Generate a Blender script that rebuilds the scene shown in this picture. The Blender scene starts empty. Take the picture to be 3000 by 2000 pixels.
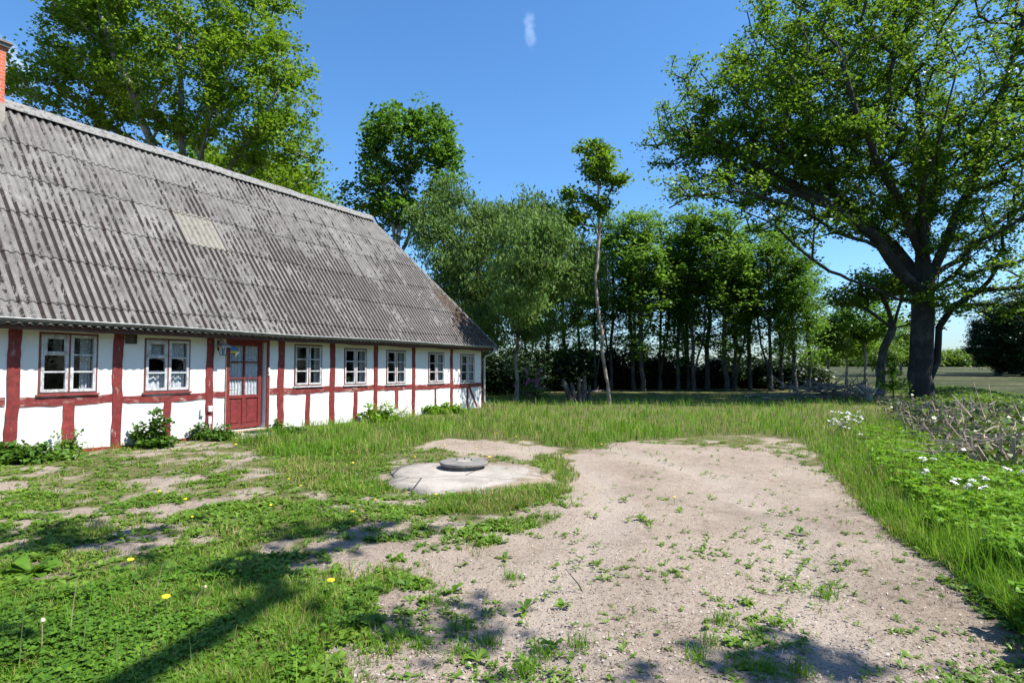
import bpy, math, random
import numpy as np
from mathutils import Vector, Matrix
R = math.radians
sc = bpy.context.scene
COL = sc.collection
# ---------------------------------------------------------------- camera, sky, sun, exposure
F = 1700.0                      # focal length in photo pixels (3000 wide)
PITCH = math.atan(75 / F)
CAMZ = 1.5
cd = bpy.data.cameras.new('camera'); cam = bpy.data.objects.new('camera', cd); COL.objects.link(cam)
cam.location = (0, 0, CAMZ); cam.rotation_euler = (math.pi / 2 + PITCH, 0, 0)
cd.sensor_width = 36; cd.lens = F / 3000 * 36; cd.clip_end = 3000; cd.clip_start = .05
sc.camera = cam
SUN_EL = R(55); SUN_AZ = R(-16)          # azimuth from +X, counter-clockwise
sundir = Vector((math.cos(SUN_EL) * math.cos(SUN_AZ), math.cos(SUN_EL) * math.sin(SUN_AZ), math.sin(SUN_EL)))
w = bpy.data.worlds.new('World'); sc.world = w; w.use_nodes = True
nt = w.node_tree; nd = nt.nodes; lk = nt.links
for n in list(nd): nd.remove(n)
out = nd.new('ShaderNodeOutputWorld'); bg = nd.new('ShaderNodeBackground'); sky = nd.new('ShaderNodeTexSky')
sky.sky_type = 'NISHITA'; sky.sun_disc = False; sky.sun_elevation = SUN_EL
sky.sun_rotation = math.pi / 2 - SUN_AZ
sky.air_density = 1.0; sky.dust_density = .25; sky.ozone_density = 4.0
hs = nd.new('ShaderNodeHueSaturation'); hs.inputs['Saturation'].default_value = 1.2; hs.inputs['Value'].default_value = 1.0
lk.new(sky.outputs[0], hs.inputs['Color'])
# two faint wisps of cloud, fixed in the sky by direction
tc = nd.new('ShaderNodeTexCoord')
def wisp(direction, along, half_len, half_wid, amount, prev):
    dv = Vector(direction).normalized(); al = Vector(along); al = (al - dv * al.dot(dv)).normalized(); cr = dv.cross(al)
    def dotn(v):
        n = nd.new('ShaderNodeVectorMath'); n.operation = 'DOT_PRODUCT'; n.inputs[1].default_value = v
        lk.new(tc.outputs['Generated'], n.inputs[0]); return n.outputs['Value']
    def mth(op, a, b=None):
        n = nd.new('ShaderNodeMath'); n.operation = op
        for i, v in enumerate((a, b)):
            if v is None: continue
            if isinstance(v, (int, float)): n.inputs[i].default_value = v
            else: lk.new(v, n.inputs[i])
        return n.outputs[0]
    a = mth('DIVIDE', dotn(al), half_len); b = mth('DIVIDE', dotn(cr), half_wid)
    r2 = mth('ADD', mth('MULTIPLY', a, a), mth('MULTIPLY', b, b))
    g = mth('SUBTRACT', 1.0, r2); 
    front = mth('GREATER_THAN', dotn(dv), 0.5)
    nz = nd.new('ShaderNodeTexNoise'); nz.inputs['Scale'].default_value = 70; nz.inputs['Detail'].default_value = 6
    lk.new(tc.outputs['Generated'], nz.inputs['Vector'])
    g = mth('MULTIPLY', mth('MAXIMUM', mth('ADD', g, mth('MULTIPLY', mth('SUBTRACT', nz.outputs[0], .55), 2.5)), 0.0), front)
    g = mth('MULTIPLY', mth('MINIMUM', g, 1.0), mth('MULTIPLY', mth('MAXIMUM', mth('SUBTRACT', 1.0, mth('MULTIPLY', r2, .5)), 0.0), amount))
    mx = nd.new('ShaderNodeMix'); mx.data_type = 'RGBA'
    lk.new(g, mx.inputs['Factor']); lk.new(prev, mx.inputs['A']); mx.inputs['B'].default_value = (6.5, 7.2, 8.6, 1)
    return mx.outputs['Result']
c = wisp(((1553 - 1500) / F, .975, .579), (-.12, 0, 1), .030, .011, .17, hs.outputs[0])
c = wisp(((35 - 1500) / F, .978, .512), (-.5, 0, 1), .045, .025, .4, c)
# the low sky is thinner and bluer than the clear-air model gives
sz = nd.new('ShaderNodeSeparateXYZ'); lk.new(tc.outputs['Generated'], sz.inputs[0])
mr = nd.new('ShaderNodeValToRGB'); lk.new(sz.outputs[2], mr.inputs[0]); el = mr.color_ramp.elements
el[0].position = 0.0; el[0].color = (.42, .50, .62, 1); el[1].position = .38; el[1].color = (1, 1, 1, 1); e3 = el.new(.13); e3.color = (.78, .87, .96, 1)
mm = nd.new('ShaderNodeMix'); mm.data_type = 'RGBA'; mm.blend_type = 'MULTIPLY'; mm.inputs['Factor'].default_value = 1; lk.new(c, mm.inputs['A']); lk.new(mr.outputs[0], mm.inputs['B']); c = mm.outputs['Result']
lk.new(c, bg.inputs['Color']); bg.inputs['Strength'].default_value = .118
lk.new(bg.outputs[0], out.inputs[0])
sl = bpy.data.lights.new('sun', 'SUN'); sl.energy = 5.0; sl.angle = R(.53); sl.color = (1, .955, .88)
so = bpy.data.objects.new('sun', sl); COL.objects.link(so); so.rotation_euler = sundir.to_track_quat('Z', 'Y').to_euler()
sc.view_settings.view_transform = 'Standard'; sc.view_settings.look = 'None'
sc.view_settings.exposure = 1.0; sc.view_settings.gamma = 1
sc.render.engine = 'CYCLES'
cy = sc.cycles; cy.max_bounces = 5; cy.diffuse_bounces = 2; cy.glossy_bounces = 2; cy.transmission_bounces = 3; cy.transparent_max_bounces = 8
# ---------------------------------------------------------------- helpers
CP, SP = math.cos(PITCH), math.sin(PITCH)
def ray(px, py):
    u = (px - 1500) / F; v = (1000 - py) / F
    return np.array([u, CP - SP * v, SP + CP * v])
def gp(px, py, z=0.0):
    r = ray(px, py); t = (z - CAMZ) / r[2]; return r[0] * t, r[1] * t
def at(px, py, Y):
    r = ray(px, py) * (Y / ray(px, py)[1]); return float(r[0]), float(Y), float(r[2] + CAMZ)
_tab = np.random.RandomState(5).rand(8, 128, 128)
def vn(x, y, s=0):
    x = np.asarray(x, float); y = np.asarray(y, float)
    xi = np.floor(x).astype(int); yi = np.floor(y).astype(int); fx = x - xi; fy = y - yi
    fx = fx * fx * (3 - 2 * fx); fy = fy * fy * (3 - 2 * fy); T = _tab[s % 8]
    a = T[xi % 128, yi % 128]; b = T[(xi + 1) % 128, yi % 128]; c = T[xi % 128, (yi + 1) % 128]; d = T[(xi + 1) % 128, (yi + 1) % 128]
    return (a * (1 - fx) + b * fx) * (1 - fy) + (c * (1 - fx) + d * fx) * fy
def fbm(x, y, s=0, o=3):
    t = 0; a = .5; n = 0
    for i in range(o): t = t + a * vn(np.asarray(x) * 2 ** i + 17 * i, np.asarray(y) * 2 ** i + 31 * i, s + i); n += a; a *= .5
    return t / n
def inpoly(x, y, P):
    P = np.asarray(P); r = np.zeros(np.shape(x), bool); j = len(P) - 1
    for i in range(len(P)):
        xi, yi = P[i]; xj, yj = P[j]
        c = ((yi > y) != (yj > y)) & (x < (xj - xi) * (y - yi) / ((yj - yi) + 1e-12) + xi); r ^= c; j = i
    return r
def mesh_np(name, V, Q, mats, parent=None, T=None, smooth=False, midx=None):
    me = bpy.data.meshes.new(name); V = np.asarray(V, np.float32); Q = np.asarray(Q, np.int32).reshape(-1, 4) if Q is not None and len(Q) else np.zeros((0, 4), np.int32)
    T = np.asarray(T, np.int32).reshape(-1, 3) if T is not None and len(T) else np.zeros((0, 3), np.int32)
    me.vertices.add(len(V)); me.vertices.foreach_set('co', V.ravel())
    nl = Q.size + T.size; me.loops.add(nl); me.loops.foreach_set('vertex_index', np.concatenate([Q.ravel(), T.ravel()]))
    nf = len(Q) + len(T); me.polygons.add(nf)
    ls = np.concatenate([np.arange(len(Q)) * 4, Q.size + np.arange(len(T)) * 3]).astype(np.int32)
    me.polygons.foreach_set('loop_start', ls)
    if smooth: me.polygons.foreach_set('use_smooth', np.ones(nf, bool))
    if midx is not None: me.polygons.foreach_set('material_index', np.asarray(midx, np.int32))
    me.update(calc_edges=True); me.validate()
    for m in (mats if isinstance(mats, (list, tuple)) else [mats]): me.materials.append(m)
    o = bpy.data.objects.new(name, me); COL.objects.link(o)
    if parent is not None: o.parent = parent
    return o
def tag(o, label=None, cat=None, group=None, kind=None):
    if label: o['label'] = label
    if cat: o['category'] = cat
    if group: o['group'] = group
    if kind: o['kind'] = kind
    return o
def empty(name, loc, rz=0, label=None, cat=None, group=None):
    o = bpy.data.objects.new(name, None); COL.objects.link(o); o.location = loc; o.rotation_euler = (0, 0, rz); o.empty_display_size = .2
    return tag(o, label, cat, group)
def copy_tree(o, parent=None):
    c = o.copy(); COL.objects.link(c); c.parent = parent
    for ch in [x for x in o.children]: copy_tree(ch, c)
    return c
class MB:
    def __init__(s): s.v = []; s.f = []
    def add(s, V, Fc):
        n = len(s.v); s.v += [tuple(map(float, p)) for p in V]; s.f += [tuple(i + n for i in f) for f in Fc]
    def box(s, x0, x1, y0, y1, z0, z1):
        s.add([(x0, y0, z0), (x1, y0, z0), (x1, y1, z0), (x0, y1, z0), (x0, y0, z1), (x1, y0, z1), (x1, y1, z1), (x0, y1, z1)],
              [(0, 3, 2, 1), (4, 5, 6, 7), (0, 1, 5, 4), (1, 2, 6, 5), (2, 3, 7, 6), (3, 0, 4, 7)])
    def tube(s, pts, rad, n=8, cap=True):
        pts = [Vector(p) for p in pts]; rad = rad if isinstance(rad, (list, tuple)) else [rad] * len(pts)
        V = []; Fc = []; up = None
        for i, p in enumerate(pts):
            t = (pts[min(i + 1, len(pts) - 1)] - pts[max(i - 1, 0)]).normalized()
            if up is None: up = t.orthogonal().normalized()
            up = (up - t * up.dot(t)).normalized(); b = t.cross(up)
            for k in range(n):
                a = 2 * math.pi * k / n; V.append(p + (up * math.cos(a) + b * math.sin(a)) * rad[i])
        for i in range(len(pts) - 1):
            for k in range(n): Fc.append((i * n + k, i * n + (k + 1) % n, (i + 1) * n + (k + 1) % n, (i + 1) * n + k))
        if cap: Fc.append(tuple(range(n))[::-1]); Fc.append(tuple(range((len(pts) - 1) * n, len(pts) * n)))
        s.add(V, Fc)
    def lathe(s, prof, n=24, c=(0, 0, 0), jit=0, seed=0):
        rn = random.Random(seed); V = []; Fc = []
        jj = [1 + rn.uniform(-jit, jit) for _ in range(n)]
        for r, z in prof:
            for k in range(n):
                a = 2 * math.pi * k / n; V.append((c[0] + r * jj[k] * math.cos(a), c[1] + r * jj[k] * math.sin(a), c[2] + z))
        m = len(prof)
        for i in range(m - 1):
            for k in range(n): Fc.append((i * n + k, i * n + (k + 1) % n, (i + 1) * n + (k + 1) % n, (i + 1) * n + k))
        Fc.append(tuple(range(n))[::-1]); Fc.append(tuple(range((m - 1) * n, m * n))); s.add(V, Fc)
    def build(s, name, mat, parent=None, smooth=False, bevel=0):
        me = bpy.data.meshes.new(name); me.from_pydata(s.v, [], s.f); me.update(); me.materials.append(mat)
        if smooth:
            for p in me.polygons: p.use_smooth = True
        o = bpy.data.objects.new(name, me); COL.objects.link(o)
        if parent is not None: o.parent = parent
        if bevel:
            b = o.modifiers.new('b', 'BEVEL'); b.width = bevel; b.segments = 2; b.limit_method = 'ANGLE'
        return o
# ---------------------------------------------------------------- materials
class NM:
    def __init__(s, name):
        s.m = bpy.data.materials.new(name); s.m.use_nodes = True; s.n = s.m.node_tree.nodes; s.l = s.m.node_tree.links
        s.b = s.n['Principled BSDF']; s.o = s.n['Material Output']
    def put(s, sock, v):
        if isinstance(v, (int, float)): sock.default_value = v
        elif isinstance(v, (tuple, list)): sock.default_value = (*v, 1) if (len(v) == 3 and len(sock.default_value) == 4) else v
        else: s.l.new(v, sock)
    def coord(s, k='Object', scale=None):
        t = s.n.new('ShaderNodeTexCoord').outputs[k]
        if scale is not None:
            mp = s.n.new('ShaderNodeMapping'); mp.inputs['Scale'].default_value = scale if isinstance(scale, (tuple, list)) else (scale,) * 3
            s.l.new(t, mp.inputs['Vector']); t = mp.outputs[0]
        return t
    def noise(s, vec, scale, detail=4, rough=.55, dist=0):
        n = s.n.new('ShaderNodeTexNoise'); s.l.new(vec, n.inputs['Vector']); n.inputs['Scale'].default_value = scale
        n.inputs['Detail'].default_value = detail; n.inputs['Roughness'].default_value = rough; n.inputs['Distortion'].default_value = dist; return n.outputs[0]
    def vor(s, vec, scale, feat='F1', out='Distance', rnd=1):
        n = s.n.new('ShaderNodeTexVoronoi'); n.feature = feat; s.l.new(vec, n.inputs['Vector']); n.inputs['Scale'].default_value = scale
        n.inputs['Randomness'].default_value = rnd; return n.outputs[out]
    def math(s, op, a, b=0.0, clamp=False):
        n = s.n.new('ShaderNodeMath'); n.operation = op; n.use_clamp = clamp; s.put(n.inputs[0], a); s.put(n.inputs[1], b); return n.outputs[0]
    def ramp(s, fac, stops):
        n = s.n.new('ShaderNodeValToRGB'); e = n.color_ramp.elements
        while len(e) < len(stops): e.new(.5)
        for i, (p, c) in enumerate(stops):
            e[i].position = p; e[i].color = (c, c, c, 1) if isinstance(c, (int, float)) else (*c, 1)
        s.put(n.inputs[0], fac); return n.outputs[0]
    def step(s, fac, a, b):
        n = s.n.new('ShaderNodeMapRange'); n.interpolation_type = 'SMOOTHSTEP'; s.put(n.inputs[0], fac)
        n.inputs[1].default_value = a; n.inputs[2].default_value = b; return n.outputs[0]
    def mix(s, f, a, b, mode='MIX'):
        n = s.n.new('ShaderNodeMix'); n.data_type = 'RGBA'; n.blend_type = mode; s.put(n.inputs['Factor'], f); s.put(n.inputs['A'], a); s.put(n.inputs['B'], b); return n.outputs['Result']
    def sep(s, v):
        n = s.n.new('ShaderNodeSeparateXYZ'); s.l.new(v, n.inputs[0]); return n.outputs
    def attr(s, name, out='Fac'):
        n = s.n.new('ShaderNodeAttribute'); n.attribute_name = name; return n.outputs[out]
    def bump(s, h, strength=.4, dist=.02, prev=None):
        n = s.n.new('ShaderNodeBump'); n.inputs['Strength'].default_value = strength; n.inputs['Distance'].default_value = dist
        s.l.new(h, n.inputs['Height'])
        if prev is not None: s.l.new(prev, n.inputs['Normal'])
        s.l.new(n.outputs[0], s.b.inputs['Normal']); return n.outputs[0]
    def set(s, color=None, rough=None, **k):
        if color is not None: s.put(s.b.inputs['Base Color'], color)
        if rough is not None: s.put(s.b.inputs['Roughness'], rough)
        for a, v in k.items(): s.put(s.b.inputs[a.replace('_', ' ')], v)
        return s.m
def leaf_mat(name, stops, transl=.35, rough=.45, spec=.35):
    m = NM(name); rnd = m.n.new('ShaderNodeNewGeometry').outputs['Random Per Island']
    big = m.noise(m.coord('Object'), .9, 2)
    f = m.math('ADD', m.math('MULTIPLY', rnd, .62), m.math('MULTIPLY', m.math('SUBTRACT', big, .32), 1.0), True)
    n = len(stops); col = m.ramp(f, [(i / (n - 1), c) for i, c in enumerate(stops)])
    m.set(col, rough); m.b.inputs['Specular IOR Level'].default_value = spec
    t = m.n.new('ShaderNodeBsdfTranslucent'); tcl = m.mix(.5, col, (1.0, 1.0, .25), 'MULTIPLY'); g = m.n.new('ShaderNodeGamma'); g.inputs[1].default_value = .85
    m.l.new(tcl, g.inputs[0]); m.l.new(g.outputs[0], t.inputs[0])
    mx = m.n.new('ShaderNodeMixShader'); mx.inputs[0].default_value = transl
    m.l.new(m.b.outputs[0], mx.inputs[1]); m.l.new(t.outputs[0], mx.inputs[2]); m.l.new(mx.outputs[0], m.o.inputs[0]); return m.m
def simple(name, col, rough=.6, var=.25, scale=8, bump=.2, metallic=0):
    m = NM(name); nz = m.noise(m.coord(), scale, 5)
    c2 = tuple(x * (1 - var) for x in col); c3 = tuple(min(1, x * (1 + var)) for x in col)
    m.set(m.ramp(nz, [(.3, c2), (.7, c3)]), rough, Metallic=metallic)
    if bump: m.bump(m.noise(m.coord(), scale * 4, 4), bump, .01)
    return m.m
def bark_mat(name, col, light, scale=6, lichen=.5):
    m = NM(name); v = m.coord('Object', (scale, scale, scale * .22)); nz = m.noise(v, 2.2, 6, .65, .4)
    pat = m.noise(m.coord(), 1.7, 4); c = m.ramp(nz, [(.32, tuple(x * .45 for x in col)), (.6, col)])
    c = m.mix(m.step(m.math('ADD', pat, m.math('MULTIPLY', nz, .4)), .72 - lichen * .2, .95 - lichen * .2), c, light)
    m.set(c, .85); m.bump(nz, .7, .03); return m.m
M = {}
M['leaf_oak'] = leaf_mat('leaf_oak', [(.04, .09, .008), (.10, .20, .012), (.21, .37, .02)], .45)
M['leaf_maple'] = leaf_mat('leaf_maple', [(.05, .12, .008), (.12, .23, .012), (.24, .38, .02)], .45)
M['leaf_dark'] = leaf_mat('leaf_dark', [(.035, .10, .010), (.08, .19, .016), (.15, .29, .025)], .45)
M['leaf_silver'] = leaf_mat('leaf_silver', [(.05, .11, .02), (.11, .20, .04), (.23, .34, .10)], .35, .6, .15)
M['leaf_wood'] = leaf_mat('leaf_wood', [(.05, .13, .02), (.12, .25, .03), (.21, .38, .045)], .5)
M['leaf_evergreen_shade'] = leaf_mat('leaf_evergreen_shade', [(.010, .026, .008), (.02, .045, .012), (.035, .065, .016)], .15)  # evergreen undergrowth; on the field trees the dark colour carries backlit shade
M['leaf_hedge'] = leaf_mat('leaf_hedge', [(.05, .11, .012), (.10, .18, .02), (.18, .27, .03)], .4)
M['leaf_weed'] = leaf_mat('leaf_weed', [(.055, .13, .012), (.11, .21, .02), (.20, .31, .035)], .35, .45)
M['leaf_clover'] = leaf_mat('leaf_clover', [(.04, .11, .010), (.085, .19, .016), (.16, .28, .026)], .35, .45)
M['leaf_elder'] = leaf_mat('leaf_elder', [(.08, .20, .006), (.14, .30, .010), (.23, .39, .018)], .4, .45)
M['leaf_shrub'] = leaf_mat('leaf_shrub', [(.03, .075, .010), (.06, .14, .015), (.11, .21, .025)], .35, .4)
M['leaf_ivy'] = leaf_mat('leaf_ivy', [(.03, .06, .010), (.08, .14, .018), (.20, .27, .045)], .25, .35)
M['leaf_yellowgreen'] = leaf_mat('leaf_yellowgreen', [(.12, .19, .012), (.2, .28, .02), (.32, .36, .04)])
M['grass'] = leaf_mat('grass', [(.05, .15, .008), (.11, .25, .012), (.22, .35, .03)], .45, .55, .2)
M['grass_dry'] = leaf_mat('grass_dry', [(.15, .18, .03), (.27, .26, .08), (.42, .37, .17)], .35, .6, .2)
M['petal_white'] = simple('petal_white', (.8, .8, .76), .6, .08, 20, 0)
M['petal_yellow'] = simple('petal_yellow', (.85, .55, .01), .6, .1, 30, 0)
M['petal_pink'] = simple('petal_pink', (.62, .12, .42), .6, .2, 20, 0)
M['stem'] = simple('stem', (.16, .20, .06), .6, .3, 20, 0)
M['stem_dry'] = simple('stem_dry', (.36, .27, .16), .7, .3, 20, 0)
M['bark_oak'] = bark_mat('bark_oak', (.027, .024, .021), (.06, .058, .05), 5, .25)
M['bark_grey'] = bark_mat('bark_grey', (.14, .12, .10), (.26, .24, .20), 6, .7)
M['bark_dark'] = bark_mat('bark_dark', (.06, .052, .045), (.12, .11, .09), 6, .4)
M['bark_pale'] = bark_mat('bark_pale', (.20, .155, .115), (.33, .28, .22), 7, .8)
M['cut_wood'] = simple('cut_wood', (.52, .42, .30), .8, .3, 14, .4)
M['stick'] = bark_mat('stick', (.17, .12, .08), (.38, .30, .22), 9, 1.1)
M['old_wood'] = bark_mat('old_wood', (.15, .12, .10), (.28, .24, .20), 8, .6)

def plaster():
    m = NM('white_plaster'); v = m.coord(); sx = m.sep(v)
    a = m.noise(v, 2.2, 5); cr = m.noise(m.coord('Object', (2.2, 2.2, 13)), 3.0, 6, .7, .6)
    crack = m.step(cr, .66, .72); low = m.math('SUBTRACT', 1.0, m.step(sx[2], .02, .55)); g = m.noise(v, 7, 5)
    c = m.ramp(a, [(.3, (.60, .605, .59)), (.7, (.68, .675, .655))])
    c = m.mix(m.math('MULTIPLY', m.math('MULTIPLY', crack, m.step(m.noise(v, 1.1, 3), .42, .56)), .75), c, (.42, .38, .33))
    c = m.mix(m.math('MULTIPLY', m.math('MULTIPLY', low, m.step(g, .45, .65)), .6), c, (.33, .31, .23))
    m.set(c, .85); b = m.bump(cr, .22, .012); m.bump(m.noise(m.coord('Object', (1.6, 1.6, 5)), 2.2, 4), .4, .03, b); return m.m
M['plaster'] = plaster()
def red_paint(name, worn, col=(.24, .024, .020), axis='z'):
    m = NM(name); sc_ = (6, 6, 1.2) if axis == 'z' else (1.2, 6, 6)
    v = m.coord('Object', sc_); g = m.noise(v, 3, 6, .7, 1.0); p = m.noise(m.coord(), 5, 5, .6)
    c = m.ramp(m.noise(m.coord(), 11, 4), [(.3, tuple(x * .6 for x in col)), (.7, tuple(x * 1.2 for x in col))])
    wear = m.math('MULTIPLY', m.step(m.math('ADD', m.math('MULTIPLY', g, .6), m.math('MULTIPLY', p, .5)), .72 - worn * .2, .82 - worn * .2), 1.0)
    c = m.mix(m.math('MULTIPLY', wear, .75), c, m.ramp(g, [(.35, (.10, .055, .04)), (.6, (.36, .26, .22))]))
    m.set(c, .65); m.bump(g, .6, .015); return m.m
M['timber'] = red_paint('red_timber', .52, (.17, .018, .015)); M['timber_rail'] = red_paint('red_rail', .78, (.17, .018, .015), axis='x')
M['red_door'] = red_paint('red_door', .02, (.165, .017, .016)); M['red_brick_stud'] = red_paint('red_stud', .05, (.22, .026, .022))
M['bare_wood'] = simple('bare_wood', (.36, .27, .18), .8, .3, 10, .3)
M['window_paint'] = (lambda m: (m.set(m.mix(m.math('MULTIPLY', m.step(m.noise(m.coord('Object', (1, 1, .5)), 14, 6, .7), .48, .6), .8), (.46, .47, .48), (.22, .21, .20)), .6), m.bump(m.noise(m.coord(), 30, 4), .3, .005))[0])(NM('window_paint'))
M['dark_frame'] = simple('dark_frame', (.14, .035, .03), .6, .3, 10, .1)
M['zinc'] = simple('gutter_metal', (.13, .135, .13), .45, .35, 6, .1, .3)
M['zinc_light'] = simple('gutter_rim', (.42, .43, .42), .45, .25, 6, .1, .2)
M['soffit'] = simple('soffit', (.07, .03, .025), .8, .3, 8, .2)
M['black'] = simple('black_metal', (.02, .02, .02), .5, .2, 8, 0)
M['hood'] = simple('lamp_hood', (.55, .50, .47), .35, .15, 10, 0, .5)
M['interior'] = simple('interior', (.06, .055, .05), .9, .2, 3, 0)
M['interior_floor'] = simple('interior_floor', (.10, .07, .05), .8, .2, 3, 0)
M['curtain'] = (lambda m: m.set(m.mix(m.step(m.vor(m.coord(), 22), .28, .36), (.72, .72, .71), (.42, .43, .45)), .9))(NM('lace_curtain'))
M['rubber'] = simple('rubber', (.05, .05, .05), .9, .3, 60, .5)
M['brass'] = simple('brass', (.5, .4, .2), .3, .1, 8, 0, .9)
M['plastic'] = simple('white_plastic', (.6, .6, .58), .5, .1, 8, 0)
M['blue'] = simple('blue', (.03, .22, .62), .6, .1, 8, 0); M['terracotta'] = simple('terracotta', (.45, .17, .09), .8, .2, 8, 0)
def glass():
    m = NM('window_glass'); m.n.remove(m.b)
    tr = m.n.new('ShaderNodeBsdfTransparent'); tr.inputs[0].default_value = (.92, .95, .96, 1)
    gl = m.n.new('ShaderNodeBsdfGlossy'); gl.inputs['Roughness'].default_value = .02
    fr = m.n.new('ShaderNodeFresnel'); fr.inputs[0].default_value = 1.42
    bp = m.n.new('ShaderNodeBump'); bp.inputs['Strength'].default_value = .15; bp.inputs['Distance'].default_value = .02
    m.l.new(m.noise(m.coord(), 3, 2), bp.inputs['Height']); m.l.new(bp.outputs[0], gl.inputs['Normal'])
    bk = m.n.new('ShaderNodeNewGeometry').outputs['Backfacing']
    mx = m.n.new('ShaderNodeMixShader'); m.l.new(m.math('MULTIPLY', fr.outputs[0], m.math('SUBTRACT', 1.0, bk)), mx.inputs[0]); m.l.new(tr.outputs[0], mx.inputs[1]); m.l.new(gl.outputs[0], mx.inputs[2])
    m.l.new(mx.outputs[0], m.o.inputs[0]); return m.m
M['glass'] = glass()
PITCHC = .1395     # corrugation pitch
def roof_mat():
    m = NM('fibre_cement'); v = m.coord(); s = m.sep(v)
    tint = m.attr('tint'); ph = m.math('MULTIPLY', s[0], 2 * math.pi / PITCHC); wav = m.math('COSINE', m.math('ADD', ph, -.9))
    n1 = m.noise(v, 3.2, 6, .6); n2 = m.noise(m.coord('Object', (1, 1, 1)), 26, 5, .7); n3 = m.noise(v, .55, 3)
    sp = m.vor(v, 17); spk = m.math('SUBTRACT', 1.0, m.step(sp, .10, .17)); spn = m.step(m.noise(v, 2.3, 3), .48, .6)
    c = m.ramp(n1, [(.3, (.112, .106, .098)), (.55, (.170, .162, .150)), (.75, (.225, .216, .20))])
    c = m.mix(.55, c, m.ramp(tint, [(0, (.66, .63, .62)), (.5, (.86, .85, .84)), (1, (1.12, 1.12, 1.1))]), 'MULTIPLY')
    c = m.mix(m.math('MULTIPLY', m.math('MULTIPLY', spk, spn), .75), c, (.42, .42, .40))
    sp2 = m.math('SUBTRACT', 1.0, m.step(m.vor(v, 41), .09, .16)); c = m.mix(m.math('MULTIPLY', sp2, .35), c, (.36, .35, .33))
    # moss lying in the grooves, more of it lower down
    amount = m.math('ADD', m.math('MULTIPLY', m.step(s[2], 6.9, 2.4), .17), m.math('MULTIPLY', m.math('SUBTRACT', n3, .5), .62))
    mn = m.noise(m.coord('Object', (1.1, .6, .42)), 9, 6, .8, .6); gr = m.step(wav, -.1, -.85)
    wn = m.n.new('ShaderNodeTexWhiteNoise'); wn.noise_dimensions = '1D'; m.l.new(m.math('FLOOR', m.math('DIVIDE', s[0], PITCHC)), wn.inputs['W'])
    f = m.step(m.math('ADD', m.math('ADD', mn, amount), m.math('MULTIPLY', m.math('SUBTRACT', wn.outputs['Value'], .5), .14)), .555, .59); f = m.math('MULTIPLY', f, m.step(gr, .25, .6))
    c = m.mix(f, c, m.ramp(n2, [(.35, (.010, .007, .006)), (.7, (.032, .022, .017))]))
    # brown moss carpet near the hip end
    e = m.math('ADD', m.step(s[0], 11.6, 13.4), m.math('MULTIPLY', m.math('SUBTRACT', m.noise(v, 1.6, 4), .5), 1.3))
    e = m.math('MULTIPLY', m.step(e, .45, .75), m.step(s[2], 4.9, 4.1)); e2 = m.math('MULTIPLY', e, m.step(m.noise(v, 14, 4, .7), .42, .52))
    c = m.mix(e2, c, m.ramp(n2, [(.3, (.03, .018, .010)), (.7, (.11, .062, .034))]))
    c = m.mix(.35, c, m.ramp(n2, [(.25, .55), (.75, 1.35)]), 'MULTIPLY')
    m.set(c, .9); m.bump(m.math('ADD', n2, m.math('MULTIPLY', m.math('ADD', f, e2), 1.2)), .55, .02); return m.m
M['roof'] = roof_mat()
M['roof_patch'] = (lambda m: (m.set(m.mix(m.step(m.noise(m.coord(), 9, 5), .45, .7), (.185, .172, .138), (.11, .10, .08)), .6), m.bump(m.noise(m.coord(), 30, 4), .3, .01))[0])(NM('translucent_sheet'))
M['ridge'] = (lambda m: (m.set(m.mix(m.step(m.noise(m.coord('Object', (1, 1, 1)), 13, 6, .7), .5, .6), (.20, .195, .185), (.085, .08, .072)), .9), m.bump(m.noise(m.coord(), 30, 5), .5, .02))[0])(NM('ridge_cement'))
def brick():
    m = NM('red_brick'); t = m.n.new('ShaderNodeTexBrick'); v = m.coord('Object'); s = m.sep(v)
    cb = m.n.new('ShaderNodeCombineXYZ'); m.put(cb.inputs[0], m.math('ADD', s[0], s[1])); m.put(cb.inputs[1], s[2])
    m.l.new(cb.outputs[0], t.inputs['Vector']); t.inputs['Scale'].default_value = 1
    t.inputs['Brick Width'].default_value = .235; t.inputs['Row Height'].default_value = .068; t.inputs['Mortar Size'].default_value = .006
    t.inputs['Color1'].default_value = (.55, .10, .035, 1); t.inputs['Color2'].default_value = (.40, .07, .03, 1); t.inputs['Mortar'].default_value = (.30, .25, .21, 1)
    m.set(t.outputs['Color'], .85); m.bump(t.outputs['Fac'], -.5, .01); return m.m
M['brick'] = brick()
def concrete(name, c0, c1, scale=3):
    m = NM(name); v = m.coord(); n1 = m.noise(v, scale, 6, .65); n2 = m.noise(v, 40, 4)
    c = m.ramp(n1, [(.3, c0), (.65, c1)]); c = m.mix(m.step(m.noise(v, 6, 5, .7), .6, .72), c, tuple(x * .6 for x in c0)); c = m.mix(.3, c, m.ramp(n2, [(.3, .6), (.7, 1.3)]), 'MULTIPLY')
    m.set(c, .9); m.bump(n2, .4, .01); return m.m
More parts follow.
